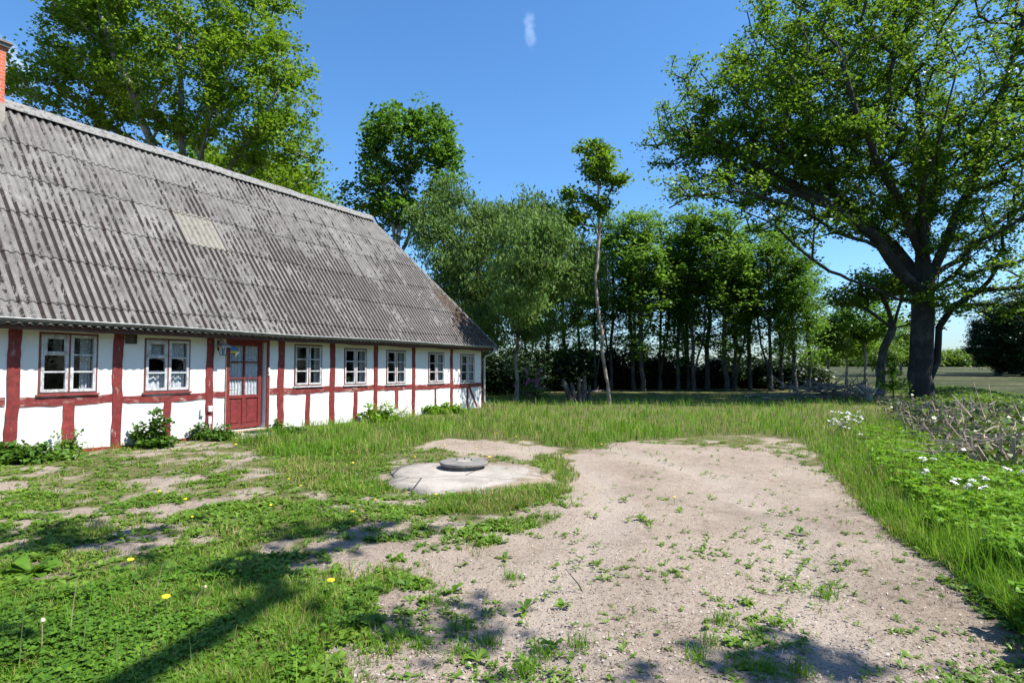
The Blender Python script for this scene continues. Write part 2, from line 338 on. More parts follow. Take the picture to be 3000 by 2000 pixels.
def slab_mat():
    m = NM('concrete_slab'); v = m.coord(); n1 = m.noise(v, 1.7, 6, .65); n2 = m.noise(v, 34, 5, .7); ed = m.vor(v, .9, 'DISTANCE_TO_EDGE'); sx_ = m.attr('edge')
    c = m.ramp(n1, [(.3, (.21, .185, .155)), (.62, (.37, .335, .29))]); c = m.mix(m.math('SUBTRACT', 1.0, m.step(ed, .004, .012)), c, (.05, .04, .03)); c = m.mix(m.step(m.noise(v, 5, 5, .7), .58, .7), c, (.13, .12, .10))
    dirt = m.step(m.math('ADD', sx_, m.math('MULTIPLY', m.math('SUBTRACT', m.noise(v, 3.2, 6, .7), .5), 1.4)), .72, .95)
    c = m.mix(dirt, c, m.ramp(n2, [(.3, (.12, .085, .055)), (.6, (.25, .195, .14)), (.8, (.36, .30, .23))])); c = m.mix(.4, c, m.ramp(n2, [(.3, .6), (.7, 1.3)]), 'MULTIPLY')
    m.set(c, .92); m.bump(m.math('ADD', n2, m.math('MULTIPLY', dirt, .8)), .5, .015); return m.m
M['slab'] = slab_mat(); M['cover'] = concrete('cover_concrete', (.12, .113, .105), (.21, .197, .18), 7)
# ---------------------------------------------------------------- ground layout (metres)
PATH = [gp(*p) for p in [(1645, 1340), (1800, 1315), (2050, 1306), (2150, 1318), (2270, 1345), (2360, 1385), (2462, 1432), (2538, 1507), (2653, 1596), (2780, 1698), (2883, 1788), (2985, 1878), (3150, 2040), (3150, 2600), (700, 2600), (980, 2050), (1130, 1900), (1210, 1780), (1330, 1700), (1420, 1610), (1560, 1560), (1690, 1500), (1700, 1430), (1650, 1390)]]
LAWN = [gp(*p) for p in [(640, 1290), (1100, 1225), (1405, 1190), (1500, 1165), (1600, 1140), (2720, 1150), (2650, 1210), (2560, 1240), (2420, 1290), (2200, 1270), (1850, 1290), (1690, 1320), (1560, 1290), (1300, 1285), (1080, 1345), (900, 1345), (760, 1330)]]
VERGE = [gp(*p) for p in [(2290, 1230), (2560, 1190), (2700, 1180), (3300, 1330), (4200, 1700), (4200, 2500), (3250, 2100), (3040, 1900), (2900, 1760), (2760, 1650), (2600, 1560), (2500, 1460), (2400, 1350)]]
ELDER = [gp(*p) for p in [(2480, 1275), (2620, 1270), (2800, 1345), (2900, 1420), (3300, 1560), (4200, 1900), (4200, 2500), (3300, 2080), (3050, 1800), (2860, 1640), (2700, 1520), (2580, 1400)]]
CLOVER = [gp(*p) for p in [(-500, 1770), (300, 1740), (520, 1650), (820, 1700), (1100, 1780), (1100, 1850), (950, 1920), (820, 2150), (-900, 2300)]]
RING = [[gp(*p) for p in q] for q in ([(850, 1345), (1130, 1335), (1130, 1370), (1090, 1400), (1180, 1450), (1060, 1460), (880, 1430), (780, 1370)], [(1290, 1468), (1400, 1448), (1620, 1425), (1690, 1440), (1600, 1480), (1420, 1520), (1240, 1510)], [(1560, 1335), (1640, 1335), (1700, 1400), (1660, 1430), (1600, 1400)])]
MID = [gp(*p) for p in [(780, 1470), (1250, 1490), (1500, 1530), (1440, 1600), (1250, 1690), (1120, 1780), (900, 1720), (700, 1560)]]
SANDY = [gp(*p) for p in [(1230, 1300), (1400, 1285), (1640, 1310), (1640, 1345), (1450, 1335), (1300, 1325)]]
def jit(x, y, a=.5, f=1.1, s=0):
    return x + (fbm(x * f, y * f, s) - .5) * 2 * a, y + (fbm(x * f + 40, y * f + 9, s + 1) - .5) * 2 * a
SLABC = gp(1370, 1400); SLABR = 1.0
def slab_r(a):
    return 1 + .09 * np.sin(3 * a + .6) + .05 * np.sin(5 * a + 2) + .03 * np.sin(9 * a) + .05 * (vn(a * 7, a * 0 + 3.3, 1) - .5) + .03 * (vn(a * 19, a * 0 + 9.3, 2) - .5)
SLAB_AX, SLAB_AY = 1.12, 1.05
def in_slab(x, y, m=0.0):
    dx = (x - SLABC[0]) / (SLAB_AX + m); dy = (y - SLABC[1]) / (SLAB_AY + m); a = np.arctan2(dy, dx); return np.hypot(dx, dy) < slab_r(a)
def xfield(y): return np.interp(y, [-20, 5, 9, 17, 27, 60, 150, 400], [9, 7.6, 9.6, 14.2, 21.5, 33, 62, 150])
def H(x, y):
    x = np.asarray(x, float); y = np.asarray(y, float)
    t = np.clip((y - 38) / 95, 0, 1); far = t * t * (3 - 2 * t) * 1.55
    near = (fbm(x * .35, y * .35, 2) - .5) * .10 + (fbm(x * 1.6, y * 1.6, 3) - .5) * .05
    hx = xfield(y); bank = .22 * np.exp(-((x - hx + .3) / 1.1) ** 2) * (y < 30)
    return far + near * np.clip((60 - y) / 40, 0, 1) + bank
def gz(x, y): return float(H(x, y))
O3 = np.array([*gp(0, 1075 + .1112 * 2480), 0.0]); TH = R(29.938)
DV = np.array([math.sin(TH), math.cos(TH), 0]); MV = np.array([math.cos(TH), -math.sin(TH), 0])
def hl(s, o, z=0):       # house-local (along, outward, up) to world
    p = O3 + DV * s + MV * o; return float(p[0]), float(p[1]), float(p[2] + z)
def house_so(x, y):
    rx = x - O3[0]; ry = y - O3[1]; return rx * DV[0] + ry * DV[1], rx * MV[0] + ry * MV[1]
def cover(x, y):         # 0 bare .. 1 green
    jx, jy = jit(x, y, .28, 1.3); kx, ky = jit(x, y, .35, 2.2, 4)
    g = .64 + (fbm(x * 1.3, y * 1.3, 6, 5) - .5) * 1.25 + (fbm(x * 4.5, y * 4.5, 3, 4) - .5) * 1.5
    g = np.where(inpoly(jx, jy, LAWN), .95, g); g = np.where(inpoly(kx, ky, CLOVER), .9 + (fbm(x * 2, y * 2, 1) - .5) * .8, g)
    g = np.where(inpoly(jx, jy, SANDY), .25, g)
    ring = inpoly(kx, ky, RING[0]) | inpoly(kx, ky, RING[1]) | inpoly(kx, ky, RING[2])
    g = np.where(inpoly(kx, ky, MID), np.maximum(g, .46 + (fbm(x * 4.5, y * 4.5, 3, 4) - .5) * 1.3), g); g = np.where(ring, .95, g)
    p = 0
    for q_ in range(6):
        ax, ay = jit(x + .32 * math.cos(q_ * 1.05), y + .32 * math.sin(q_ * 1.05), .16, 4.0, q_); p = p + inpoly(ax, ay, PATH) / 6
    p = np.clip(p * 1.5 + (fbm(x * 5, y * 5, 1) - .5) * 1.1 * (p < .95) * (p > 0), 0, 1)
    g = g * (1 - p) + p * (.035 + np.clip((fbm(x * 1.6, y * 1.6, 3) - .62) * 1.5, 0, .35))
    v_ = 0
    for q_ in range(5):
        ax, ay = jit(x + .22 * math.cos(q_ * 1.26), y + .22 * math.sin(q_ * 1.26), .14, 4.0, q_ + 2); v_ = v_ + inpoly(ax, ay, VERGE) / 5
    g = np.where(ring, np.maximum(g, .85), g)
    g = np.maximum(g, v_ * (.8 + .3 * fbm(x * 5, y * 5, 6)))
    g = np.where(y > 26, .9, g)
    # green fringe against the house wall
    s, o = house_so(x, y); g = np.where((o < .5) & (o > 0) & (s > 3.9) , np.maximum(g, .8), g)
    g = np.where((s > 3.7) & (s < 4.95) & (o < .75), .05, g)
    return np.clip(np.where(in_slab(x, y, -.12), 0, g), 0, 1)
def build_ground():
    xs = np.concatenate([np.linspace(-600, -40, 24)[:-1], np.linspace(-40, -12, 40)[:-1], np.arange(-12, 16, .11), np.linspace(16, 60, 90)[1:], np.linspace(60, 700, 40)[1:]])
    ys = np.concatenate([np.linspace(-300, -6, 20)[:-1], np.linspace(-6, 1.5, 30)[:-1], np.arange(1.5, 16, .09), np.arange(16, 34, .22), np.linspace(34, 170, 110), np.linspace(170, 2200, 40)[1:]])
    X, Y = np.meshgrid(xs, ys); Z = H(X, Y) + np.where((Y < 34) & (np.abs(X) < 20), (fbm(X * 5, Y * 5, 4) - .5) * .022, 0)
    nx, ny = len(xs), len(ys); i = np.arange(nx * ny).reshape(ny, nx)
    Q = np.stack([i[:-1, :-1], i[:-1, 1:], i[1:, 1:], i[1:, :-1]], -1).reshape(-1, 4)
    g = cover(X, Y); fm = X > xfield(Y) + (fbm(X, Y, 2) - .5) * .8
    RC = np.array([gp(*p) for p in [(2030, 2500), (1990, 2000), (2000, 1750), (2030, 1550), (1960, 1420), (1780, 1345), (1640, 1310)]])
    def dist(P):
        d = np.full(X.shape, 9.0)
        for i_ in range(len(P) - 1):
            a_, b_ = P[i_], P[i_ + 1]; t_ = np.clip(((X - a_[0]) * (b_[0] - a_[0]) + (Y - a_[1]) * (b_[1] - a_[1])) / ((b_ - a_) @ (b_ - a_)), 0, 1); d = np.minimum(d, np.hypot(X - a_[0] - t_ * (b_[0] - a_[0]), Y - a_[1] - t_ * (b_[1] - a_[1])))
        return d
    dc = dist(RC) + (fbm(X * 1.2, Y * 1.2, 4) - .5) * .3; rut = np.exp(-((dc - .78) / .24) ** 2); Z = Z - .018 * rut
    m = NM('ground'); v = m.coord('Object')
    cov = m.attr('cover'); fld = m.attr('field'); cob = m.attr('cobble')
    n1 = m.noise(v, .9, 5); n2 = m.noise(v, 9, 6, .7); n3 = m.noise(v, 55, 5, .75); pv = m.vor(v, 38); pc = m.vor(v, 38, out='Color')
    dirt = m.ramp(m.math('ADD', m.math('MULTIPLY', n1, .6), m.math('MULTIPLY', n2, .4)), [(.30, (.175, .136, .104)), (.48, (.27, .218, .172)), (.7, (.34, .283, .23))])
    dirt = m.mix(.55, dirt, m.ramp(n3, [(.25, .45), (.5, 1.0), (.75, 1.6)]), 'MULTIPLY')
    rt = m.attr('rut'); dirt = m.mix(m.math('MULTIPLY', rt, .55), dirt, (.34, .29, .24)); dmp = m.step(m.noise(v, .55, 5, .65, .5), .52, .68); dirt = m.mix(m.math('MULTIPLY', dmp, .45), dirt, (.13, .10, .075))
    ps = m.sep(pc); peb = m.math('MULTIPLY', m.math('SUBTRACT', 1.0, m.step(pv, .16, .28)), m.step(ps[0], .70, .74))
    dirt = m.mix(peb, dirt, m.ramp(ps[1], [(0, (.13, .115, .10)), (.5, (.28, .25, .22)), (1, (.38, .35, .31))]))
    cd_ = m.vor(v, 7.5, 'DISTANCE_TO_EDGE'); cc = m.vor(v, 7.5, out='Color'); cs = m.sep(cc)
    st = m.math('MULTIPLY', m.step(cd_, .02, .2), m.math('MULTIPLY', cob, m.step(cs[0], .72, .8)))
    dirt = m.mix(m.math('MULTIPLY', st, .4), dirt, m.mix(.4, m.ramp(cs[1], [(0, (.16, .14, .13)), (.5, (.24, .20, .175)), (1, (.28, .245, .225))]), m.ramp(n3, [(.3, .6), (.7, 1.3)]), 'MULTIPLY'))
    soil = m.ramp(n2, [(.3, (.045, .055, .015)), (.5, (.10, .105, .035)), (.7, (.18, .155, .075))])
    c = m.mix(m.step(m.math('ADD', cov, m.math('MULTIPLY', m.math('SUBTRACT', n2, .5), .5)), .35, .8), dirt, soil)
    fw = m.noise(m.coord('Object', (.05, .3, 1)), 1.0, 6, .6); fw2 = m.noise(v, 2.0, 5, .7)
    fcol = m.ramp(m.math('ADD', m.math('MULTIPLY', fw, .6), m.math('MULTIPLY', fw2, .4)), [(.36, (.018, .024, .007)), (.48, (.034, .042, .013)), (.55, (.060, .066, .024)), (.61, (.17, .14, .085))])
    c = m.mix(fld, c, fcol); m.set(c, .95, Specular_IOR_Level=.15)
    hgt = m.math('ADD', m.math('MULTIPLY', n3, .5), m.math('ADD', m.math('MULTIPLY', n2, .9), m.math('ADD', m.math('MULTIPLY', peb, .6), m.math('MULTIPLY', st, .45))))
    m.bump(hgt, .8, .03)
    o = mesh_np('ground', np.stack([X, Y, Z], -1).reshape(-1, 3), Q, m.m, smooth=True)
    for nme, val in (('rut', rut), ('cover', g), ('field', fm.astype(float)), ('cobble', np.clip(1.2 - (X + 1.2) * .9, 0, 1) * (Y < 14))):
        a = o.data.attributes.new(nme, 'FLOAT', 'POINT'); a.data.foreach_set('value', val.astype(np.float32).ravel())
    tag(o, kind='structure')
build_ground()
# ---------------------------------------------------------------- farmhouse
def farmhouse():
    hs_ = empty('farmhouse', tuple(O3), math.pi / 2 - TH, 'long white half-timbered farmhouse with red timbers and grey corrugated roof', 'farmhouse')
    rn = random.Random(3); nr = np.random.RandomState(3)
    # openings: s0,s1,z0,z1   (y local: + = inside)
    WIN = [(.46, 1.35, 1.04, 2.09), (2.15, 3.055, 1.01, 2.06), (5.66, 6.53, 1.03, 2.065), (7.285, 8.145, 1.015, 2.015), (8.94, 9.815, .99, 2.005), (10.92, 11.785, .985, 1.988), (12.72, 13.62, .96, 1.965)]
    DOOR = (3.93, 4.875, .10, 2.10); S0, S1, ZT = -6.0, 14.12, 2.3; DEP = 6.3
    ss = np.unique(np.round(np.concatenate([np.arange(S0, S1, .09), [S1]] + [np.array(x[:2]) for x in WIN + [DOOR]]), 4))
    zs = np.unique(np.round(np.concatenate([np.arange(-.25, ZT, .09), [ZT]] + [np.array(x[2:]) for x in WIN + [DOOR]]), 4))
    SS, ZZ = np.meshgrid(ss, zs); bul = -(fbm(SS * 1.3, ZZ * 1.9, 1) - .5) * .022 - (fbm(SS * 6, ZZ * 11, 3) - .5) * .010
    V = np.stack([SS, bul, ZZ], -1).reshape(-1, 3); ns, nz = len(ss), len(zs); idx = np.arange(ns * nz).reshape(nz, ns)
    cs = (ss[:-1] + ss[1:]) / 2; cz = (zs[:-1] + zs[1:]) / 2; CS, CZ = np.meshgrid(cs, cz); keep = np.ones(CS.shape, bool)
    for a, b, c0, c1 in WIN + [DOOR]: keep &= ~((CS > a) & (CS < b) & (CZ > c0) & (CZ < c1))
    Q = np.stack([idx[:-1, :-1], idx[:-1, 1:], idx[1:, 1:], idx[1:, :-1]], -1)[keep]
    V = V.tolist(); Q = Q.tolist()
    def quad(*p):
        n = len(V); V.extend(p); Q.append([n, n + 1, n + 2, n + 3])
    for a, b, c0, c1 in WIN + [DOOR]:
        y0, y1 = -.004, .24
        quad((a, y0, c0), (a, y1, c0), (a, y1, c1), (a, y0, c1)); quad((b, y0, c1), (b, y1, c1), (b, y1, c0), (b, y0, c0))
        quad((a, y0, c1), (a, y1, c1), (b, y1, c1), (b, y0, c1)); quad((b, y0, c0), (b, y1, c0), (a, y1, c0), (a, y0, c0))
    quad((S1, 0, -.25), (S1, DEP, -.25), (S1, DEP, ZT), (S1, 0, ZT)); quad((S0, DEP, -.25), (S0, 0, -.25), (S0, 0, ZT), (S0, DEP, ZT)); quad((S1, DEP, -.25), (S0, DEP, -.25), (S0, DEP, ZT), (S1, DEP, ZT))
    mesh_np('wall', V, Q, M['plaster'], hs_)
    b = MB()      # rooms behind the windows
    b.box(S0 + .1, S1 - .1, 2.9, 3.0, 0, 2.2)
    for s in (S0 + .2, 1.95, 3.72, 5.1, 6.9, 8.6, 10.3, 12.2): b.box(s, s + .08, .26, 2.9, .02, 2.2)
    b.build('interior_wall', M['interior'], hs_)
    b = MB(); b.box(S0 + .05, S1 - .05, .25, 6.2, -.1, .02); b.build('interior_floor', M['interior_floor'], hs_)
    b = MB(); b.box(S0 + .05, S1 - .05, .02, 6.2, 2.215, 2.26); b.build('ceiling', M['interior'], hs_)
    # timbers with uneven edges
    def beam(name, mat, a0, a1, c0, c1, horiz=False, proud=.014, n=None, seed=0, amp=.008, b0=None, b1=None):
        L = (a1 - a0) if horiz else (c1 - c0); n = n or max(4, int(L / .12)); q = random.Random(seed); V = []; Fc = []
        for i in range(n + 1):
            t = i / n
            if horiz:
                x = a0 + (a1 - a0) * t; lo = c0 + (b0 or 0) * t + q.uniform(-amp, amp) + .012 * math.sin(x * 3 + seed); hi = c1 + (b1 or 0) * t + q.uniform(-amp, amp) + .012 * math.sin(x * 3 + seed)
                r = [(x, -proud - q.uniform(0, .005), lo), (x, -proud - q.uniform(0, .005), hi), (x, .05, hi), (x, .05, lo)]
            else:
                z = c0 + (c1 - c0) * t; lo = a0 + (b0 or 0) * t + q.uniform(-amp, amp) + .008 * math.sin(z * 4 + seed); hi = a1 + (b1 or 0) * t + q.uniform(-amp, amp) + .008 * math.sin(z * 4 + seed)
                r = [(hi, -proud - q.uniform(0, .005), z), (lo, -proud - q.uniform(0, .005), z), (lo, .05, z), (hi, .05, z)]
            V += r
        for i in range(n):
            for k in range(4): Fc.append((i * 4 + k, i * 4 + (k + 1) % 4, i * 4 + 4 + (k + 1) % 4, i * 4 + 4 + k))
        Fc.append((3, 2, 1, 0)); Fc.append((n * 4, n * 4 + 1, n * 4 + 2, n * 4 + 3)); bb = MB(); bb.add(V, Fc); return bb.build(name, mat, hs_)
    P = [(-5.2, -5.05), (-3.4, -3.25), (-1.7, -1.54), (.03, .192), (1.605, 1.763), (3.413, 3.558), (5.197, 5.357), (6.80, 6.958), (8.444, 8.577), (10.129, 10.261), (12.134, 12.265)]
    for i, (a, c) in enumerate(P): beam('timber_post', M['timber'], a - .005, c + .005, -.12, 2.2, seed=i + 1, b0=(.03 if i == 3 else 0), b1=(.03 if i == 3 else 0), proud=.018)
    rails = [(P[2][1], .03, .86, 1.0), (.2, 1.60, .855, 1.0), (1.765, 3.41, .825, .955), (3.56, 3.855, .85, .97), (4.93, 5.195, .86, .99), (5.36, 6.80, .855, 1.0), (6.96, 8.44, .85, .985), (8.58, 10.125, .83, .965), (10.265, 12.13, .80, .935), (12.27, 14.11, .775, .915)]
    for i, (a, c, z0, z1) in enumerate(rails): beam('timber_rail', M['timber_rail'], a, c, z0 - .005, z1, True, .012, seed=i + 20, amp=.010)
    for i, (a, c) in enumerate([(.83, 1.02), (2.545, 2.69), (6.02, 6.16), (7.65, 7.79), (9.34, 9.48), (11.265, 11.35), (13.12, 13.24)]):
        beam('timber_stud', M['red_brick_stud'] if i in (0, 4) else M['timber'], a, c, .02 if i != 4 else .28, .853 - .012 * i, seed=i + 40, proud=.010)
    bb = MB()      # diagonal brace at the far corner
    for y0, y1 in ((-.012, .04),):
        bb.add([(13.24, y0, .77), (13.36, y0, .77), (13.85, y0, .05), (13.73, y0, .05), (13.24, y1, .77), (13.36, y1, .77), (13.85, y1, .05), (13.73, y1, .05)], [(0, 3, 2, 1), (4, 5, 6, 7), (0, 1, 5, 4), (1, 2, 6, 5), (2, 3, 7, 6), (3, 0, 4, 7)])
    bb.build('timber_brace', M['timber'], hs_)
    beam('sill_beam', M['red_brick_stud'], 1.1, 3.80, -.12, .05, True, .03, seed=61); beam('sill_beam', M['red_brick_stud'], S0, 1.0, -.2, -.02, True, .02, seed=62)
    beam('top_plate', M['timber_rail'], S0, 14.11, 2.135, 2.25, True, .016, seed=63, amp=.004, b0=-.03, b1=0)
    beam('corner_post', M['timber'], 14.07, 14.13, -.12, 2.13, seed=64)
    # windows
    def bars(b, x0, x1, z0, z1, t, y0, y1):
        b.box(x0, x0 + t, y0, y1, z0, z1); b.box(x1 - t, x1, y0, y1, z0, z1); b.box(x0 + t, x1 - t, y0 + .001, y1 - .001, z0, z0 + t); b.box(x0 + t, x1 - t, y0 + .001, y1 - .001, z1 - t, z1)
    for wi, (a, c, z0, z1) in enumerate(WIN):
        wd = empty('window', (0, 0, 0)); wd.parent = hs_
        f = MB(); bars(f, a + .002, c - .002, z0 + .002, z1 - .002, .028, -.012, .09); mid = (a + c) / 2; f.box(mid - .014, mid + .014, -.018, .08, z0 + .03, z1 - .03)
        f.build('frame', M['dark_frame'], wd)
        for k, (p, q) in enumerate(((a + .03, mid - .014), (mid + .014, c - .03))):
            sh = MB(); b0, b1 = z0 + .03, z1 - .03; t = .05 if wi < 2 else .045; bars(sh, p, q, b0, b1, t, -.022, .03)
            h = (b1 - b0 - 2 * t)
            for j in (1, 2): zz = b0 + t + h * j / 3; sh.box(p + t, q - t, -.016, .02, zz - .014, zz + .014)
            if wi < 2 and k == 0: zz = b0 + t + h * 2 / 3; bars(sh, p + t - .02, q - t + .02, zz + .005, b1 - .03, .05, -.034, -.017)
            sh.build('sash', M['window_paint'], wd, bevel=.004)
            g = MB(); g.add([(p + .03, .004, b0 + .03), (q - .03, .004, b0 + .03), (q - .03, .004, b1 - .03), (p + .03, .004, b1 - .03)], [(0, 1, 2, 3)]); g.build('pane', M['glass'], wd)
        sl_ = MB(); sl_.box(a - .03, c + .03, -.05, .0, z0 - .035, z0 - .002); sl_.build('sill', M['red_brick_stud'] if wi < 2 else M['window_paint'], wd, bevel=.006)
        def curtain(x0, x1, za, zb, yy=.10, folds=9, wav=0):
            cb = MB(); n = 40
            V = [];
            for i in range(n + 1):
                x = x0 + (x1 - x0) * i / n; yq = yy + .018 * math.sin(i * 2 * math.pi * folds / n) + .006 * math.sin(i * 1.7)
                V += [(x, yq, za + wav * abs(math.sin(math.pi * i / n * 2))), (x, yq + .01, zb)]
            cb.add(V, [(2 * i, 2 * i + 2, 2 * i + 3, 2 * i + 1) for i in range(n)]); cb.build('curtain', M['curtain'], wd)
        if wi == 1: curtain(a + .05, c - .05, z0 + .04, z0 + .42, .10, 8, 0); curtain(a + .05, c - .05, z1 - .45, z1 - .03, .12, 7, .06)
        elif wi == 0: curtain(c - .22, c - .05, z0 + .04, z1 - .05, .14, 3)
        else:
            curtain(c - .13, c - .04, z0 + .04, z1 - .05, .14, 2)
        if wi in (2, 3):
            pt = MB(); cx = (mid + .13) if wi == 2 else (mid - .12)
            pt.lathe([(.03, 0), (.042, .07)], 12, (cx, .13, z0 + .01)); pt.build('flower_pot', M['terracotta'] if wi == 2 else M['blue'], wd)
            fl = MB(); q = random.Random(wi)
            for _ in range(22):
                x, y, z = cx + q.uniform(-.06, .06), .13 + q.uniform(-.04, .04), z0 + .1 + q.uniform(0, .12); fl.add([(x - .02, y, z), (x, y - .01, z + .02), (x + .02, y, z), (x, y + .01, z - .02)], [(0, 1, 2, 3)])
            fl.build('flowers', M['petal_white'] if wi == 2 else M['leaf_shrub'], wd)
    # door
    dr = empty('door', (0, 0, 0)); dr.parent = hs_; a, c, z0, z1 = DOOR
    f = MB(); f.box(a - .075, a - .001, -.03, .22, -.05, z1 + .1); f.box(c + .001, c + .065, -.03, .22, -.05, z1 + .1); f.box(a - .001, c + .001, -.028, .22, z1 - .03, z1 + .1); f.build('frame', M['red_door'], dr, bevel=.006)
    for q0, q1, q2 in ((a - .088, a - .076, 1.8), (c + .066, c + .078, 1.3)): f = MB(); f.box(q0, q1, -.034, .0, -.05, q2); f.build('edge_strip', M['bare_wood'], dr)
    lf = MB(); p, q, b0, b1, y0, y1 = a + .01, c - .05, z0 + .03, z1 - .035, .10, .145; zr = .80
    bars(lf, p, q, b0, b1, .085, y0, y1); mid = (p + q) / 2; lf.box(p + .085, q - .085, y0 + .002, y1, zr, zr + .075); lf.box(mid - .018, mid + .018, y0 + .003, y1, zr + .075, b1 - .085)
    hh = (b1 - .085 - zr - .075)
    for j in (1, 2): zz = zr + .075 + hh * j / 3; lf.box(p + .085, q - .085, y0 + .004, y1, zz - .015, zz + .015)
    lf.box(mid - .045, mid + .045, y0 + .003, y1, b0 + .085, zr); lf.box(p + .085, mid - .045, y0 + .022, y1, b0 + .085, zr); lf.box(mid + .045, q - .085, y0 + .022, y1, b0 + .085, zr)
    for x0, x1 in ((p + .125, mid - .085), (mid + .085, q - .125)): lf.box(x0, x1, y0 + .010, y0 + .022, b0 + .13, zr - .045)
    lf.build('door_leaf', M['red_door'], dr, bevel=.005)
    g = MB(); g.add([(p + .07, .116, zr + .06), (q - .07, .116, zr + .06), (q - .07, .116, b1 - .07), (p + .07, .116, b1 - .07)], [(0, 1, 2, 3)]); g.build('pane', M['glass'], dr)
    cb = MB(); n = 60; V = []
    for i in range(n + 1):
        x = p + .07 + (q - p - .14) * i / n; yq = .150 + .015 * math.sin(i * 2 * math.pi * 11 / n) + .006 * math.sin(i * 2.1); V += [(x, yq, zr + .05), (x, yq + .02, b1 - .02)]
    cb.add(V, [(2 * i, 2 * i + 2, 2 * i + 3, 2 * i + 1) for i in range(n)]); cb.build('curtain', M['curtain'], dr)
    hd = MB(); hd.tube([(p + .05, .10, 1.0), (p + .05, .05, 1.0), (p + .16, .045, .985)], .009, 8); hd.box(p + .03, p + .07, .09, .099, .93, 1.06); hd.build('handle', M['brass'], dr)
    # sticker in the top left pane: blue over yellow, with a pale leaf under it
    for nm, mt, zz, hh_ in (('sticker', 'blue', 1.90, .05), ('sticker', 'petal_yellow', 1.84, .03)):
        s_ = MB(); V = [(p + .165 + .085 * math.cos(t) * 1.0, .1145, zz + hh_ * math.sin(t)) for t in np.linspace(0, 2 * math.pi, 15)[:-1]]; s_.add(V, [tuple(range(14))]); s_.build(nm, M[mt], dr)
    s_ = MB(); s_.add([(p + .2, .1135, 1.73), (p + .29, .1135, 1.79), (p + .31, .1135, 1.86), (p + .22, .1135, 1.82)], [(0, 1, 2, 3)]); s_.build('sticker', M['petal_white'], dr)
    th = MB(); th.box(a - .01, c + .01, -.06, .20, .04, .098); th.build('threshold', M['bare_wood'], dr, bevel=.006)
    kb = MB(); kb.box(c + .02, c + .065, -.06, -.03, 1.38, 1.48); kb.box(c + .025, c + .06, -.055, -.03, 1.30, 1.35); kb.build('key_box', M['plastic'], dr, bevel=.005)
    # vent, sockets
    vt = MB(); bars(vt, 1.80, 1.99, 1.94, 2.12, .025, -.05, .0); vt.build('vent', M['interior'], hs_)
    vt2 = MB(); [vt2.box(1.826, 1.964, -.035, -.02, 1.965 + .02 * k, 1.975 + .02 * k) for k in range(7)]; vt2.build('vent_grille', M['soffit'], hs_)
    ob = MB(); ob.box(3.44, 3.53, -.07, -.02, .56, .68); ob.box(3.45, 3.52, -.06, -.02, .30, .46); ob.tube([(3.485, -.045, .30), (3.485, -.045, .02)], .012, 6); ob.box(3.28, 3.36, -.05, -.0, .48, .62); ob.build('power_socket', M['plastic'], hs_, bevel=.006)
    # roof
    TAU = 1.3; Z0 = 2.25; OV = .42; A = 3.57; SE = 14.5; KH = .845
    NRM = np.array([0, -TAU, 1]) / math.hypot(1, TAU)
    def roofpt(s, t, w): return np.stack([s, t - OV + 0 * s, Z0 + TAU * t + 0 * s], -1) + NRM * w[..., None]
    st = np.arange(S0 - .3, SE + .001, PITCHC / 8); wave = .023 * np.cos(st * 2 * math.pi / PITCHC)
    tm = np.minimum(A, (SE - st) / KH); VV = []; QQ = []; tin = []
    courses = [(-.06, .26), (.23, .93), (.90, 1.58), (1.55, 2.23), (2.20, 2.86), (2.83, A)]
    ci = 0; vc = 0
    for k, (t0, t1) in enumerate(courses):
        q = nr.rand(60); qp = None
        rows = []
        sag = (fbm(st * .5, st * 0 + k, 2) - .5) * .05
        for j, t in enumerate((0, .025, .06, .3, .6, 1)):
            tt = np.minimum(t0 + (t1 - t0) * t, np.maximum(tm, 0)); rows.append(roofpt(st, tt + (sag if 0 < k else 0) * (tt < tm), wave + .016 * (1 - t) + .002 + (fbm(st * .7, tt, 5) - .5) * .03))
        # little downturned front edge of the sheet
        tt = np.minimum(t0, np.maximum(tm, 0)); rows.insert(0, roofpt(st, tt + (sag if 0 < k else 0) * (tt < tm), wave + .004 + (fbm(st * .7, tt, 5) - .5) * .03))
        g_ = np.stack(rows); nj, nsn = g_.shape[:2]; id_ = vc + np.arange(nj * nsn).reshape(nj, nsn); VV.append(g_.reshape(-1, 3)); vc += nj * nsn
        qq = np.stack([id_[:-1, :-1], id_[:-1, 1:], id_[1:, 1:], id_[1:, :-1]], -1); live = (tm[:-1] > t0)[None, :].repeat(nj - 1, 0); QQ.append(qq[live])
        sheet = ((st + .23 * (k % 2)) / .93).astype(int); tin.append(np.tile(q[sheet % 60], nj))
    VV = np.concatenate(VV); QQ = np.concatenate(QQ)
    cen = VV[QQ].mean(1); patch = (cen[:, 0] > 3.62) & (cen[:, 0] < 4.56) & (cen[:, 1] + OV > 1.47) & (cen[:, 1] + OV < 2.24)
    rf = mesh_np('roof', VV, QQ, [M['roof'], M['roof_patch']], hs_, smooth=True, midx=patch.astype(int))
    a_ = rf.data.attributes.new('tint', 'FLOAT', 'POINT'); a_.data.foreach_set('value', np.concatenate(tin).astype(np.float32))
    # hip slope and back slope, both corrugated
    ridge_e = SE - KH * A; ZR = Z0 + TAU * A; yr = A - OV; yb = 2 * A - OV
    tau_h = (ZR - Z0) / (SE - ridge_e); NH = np.array([tau_h, 0, 1]) / math.hypot(1, tau_h)
    yy = np.arange(-OV, yb + .001, PITCHC / 6); wv = .022 * np.cos(yy * 2 * math.pi / PITCHC); rows = []
    um = (1 - np.abs(yy - yr) / A) * (SE - ridge_e)
    for u in np.linspace(0, 1, 7):
        uu = np.minimum(u * (SE - ridge_e), np.maximum(um, 0)); rows.append(np.stack([SE - uu, yy, Z0 + tau_h * uu], -1) + NH * wv[:, None])
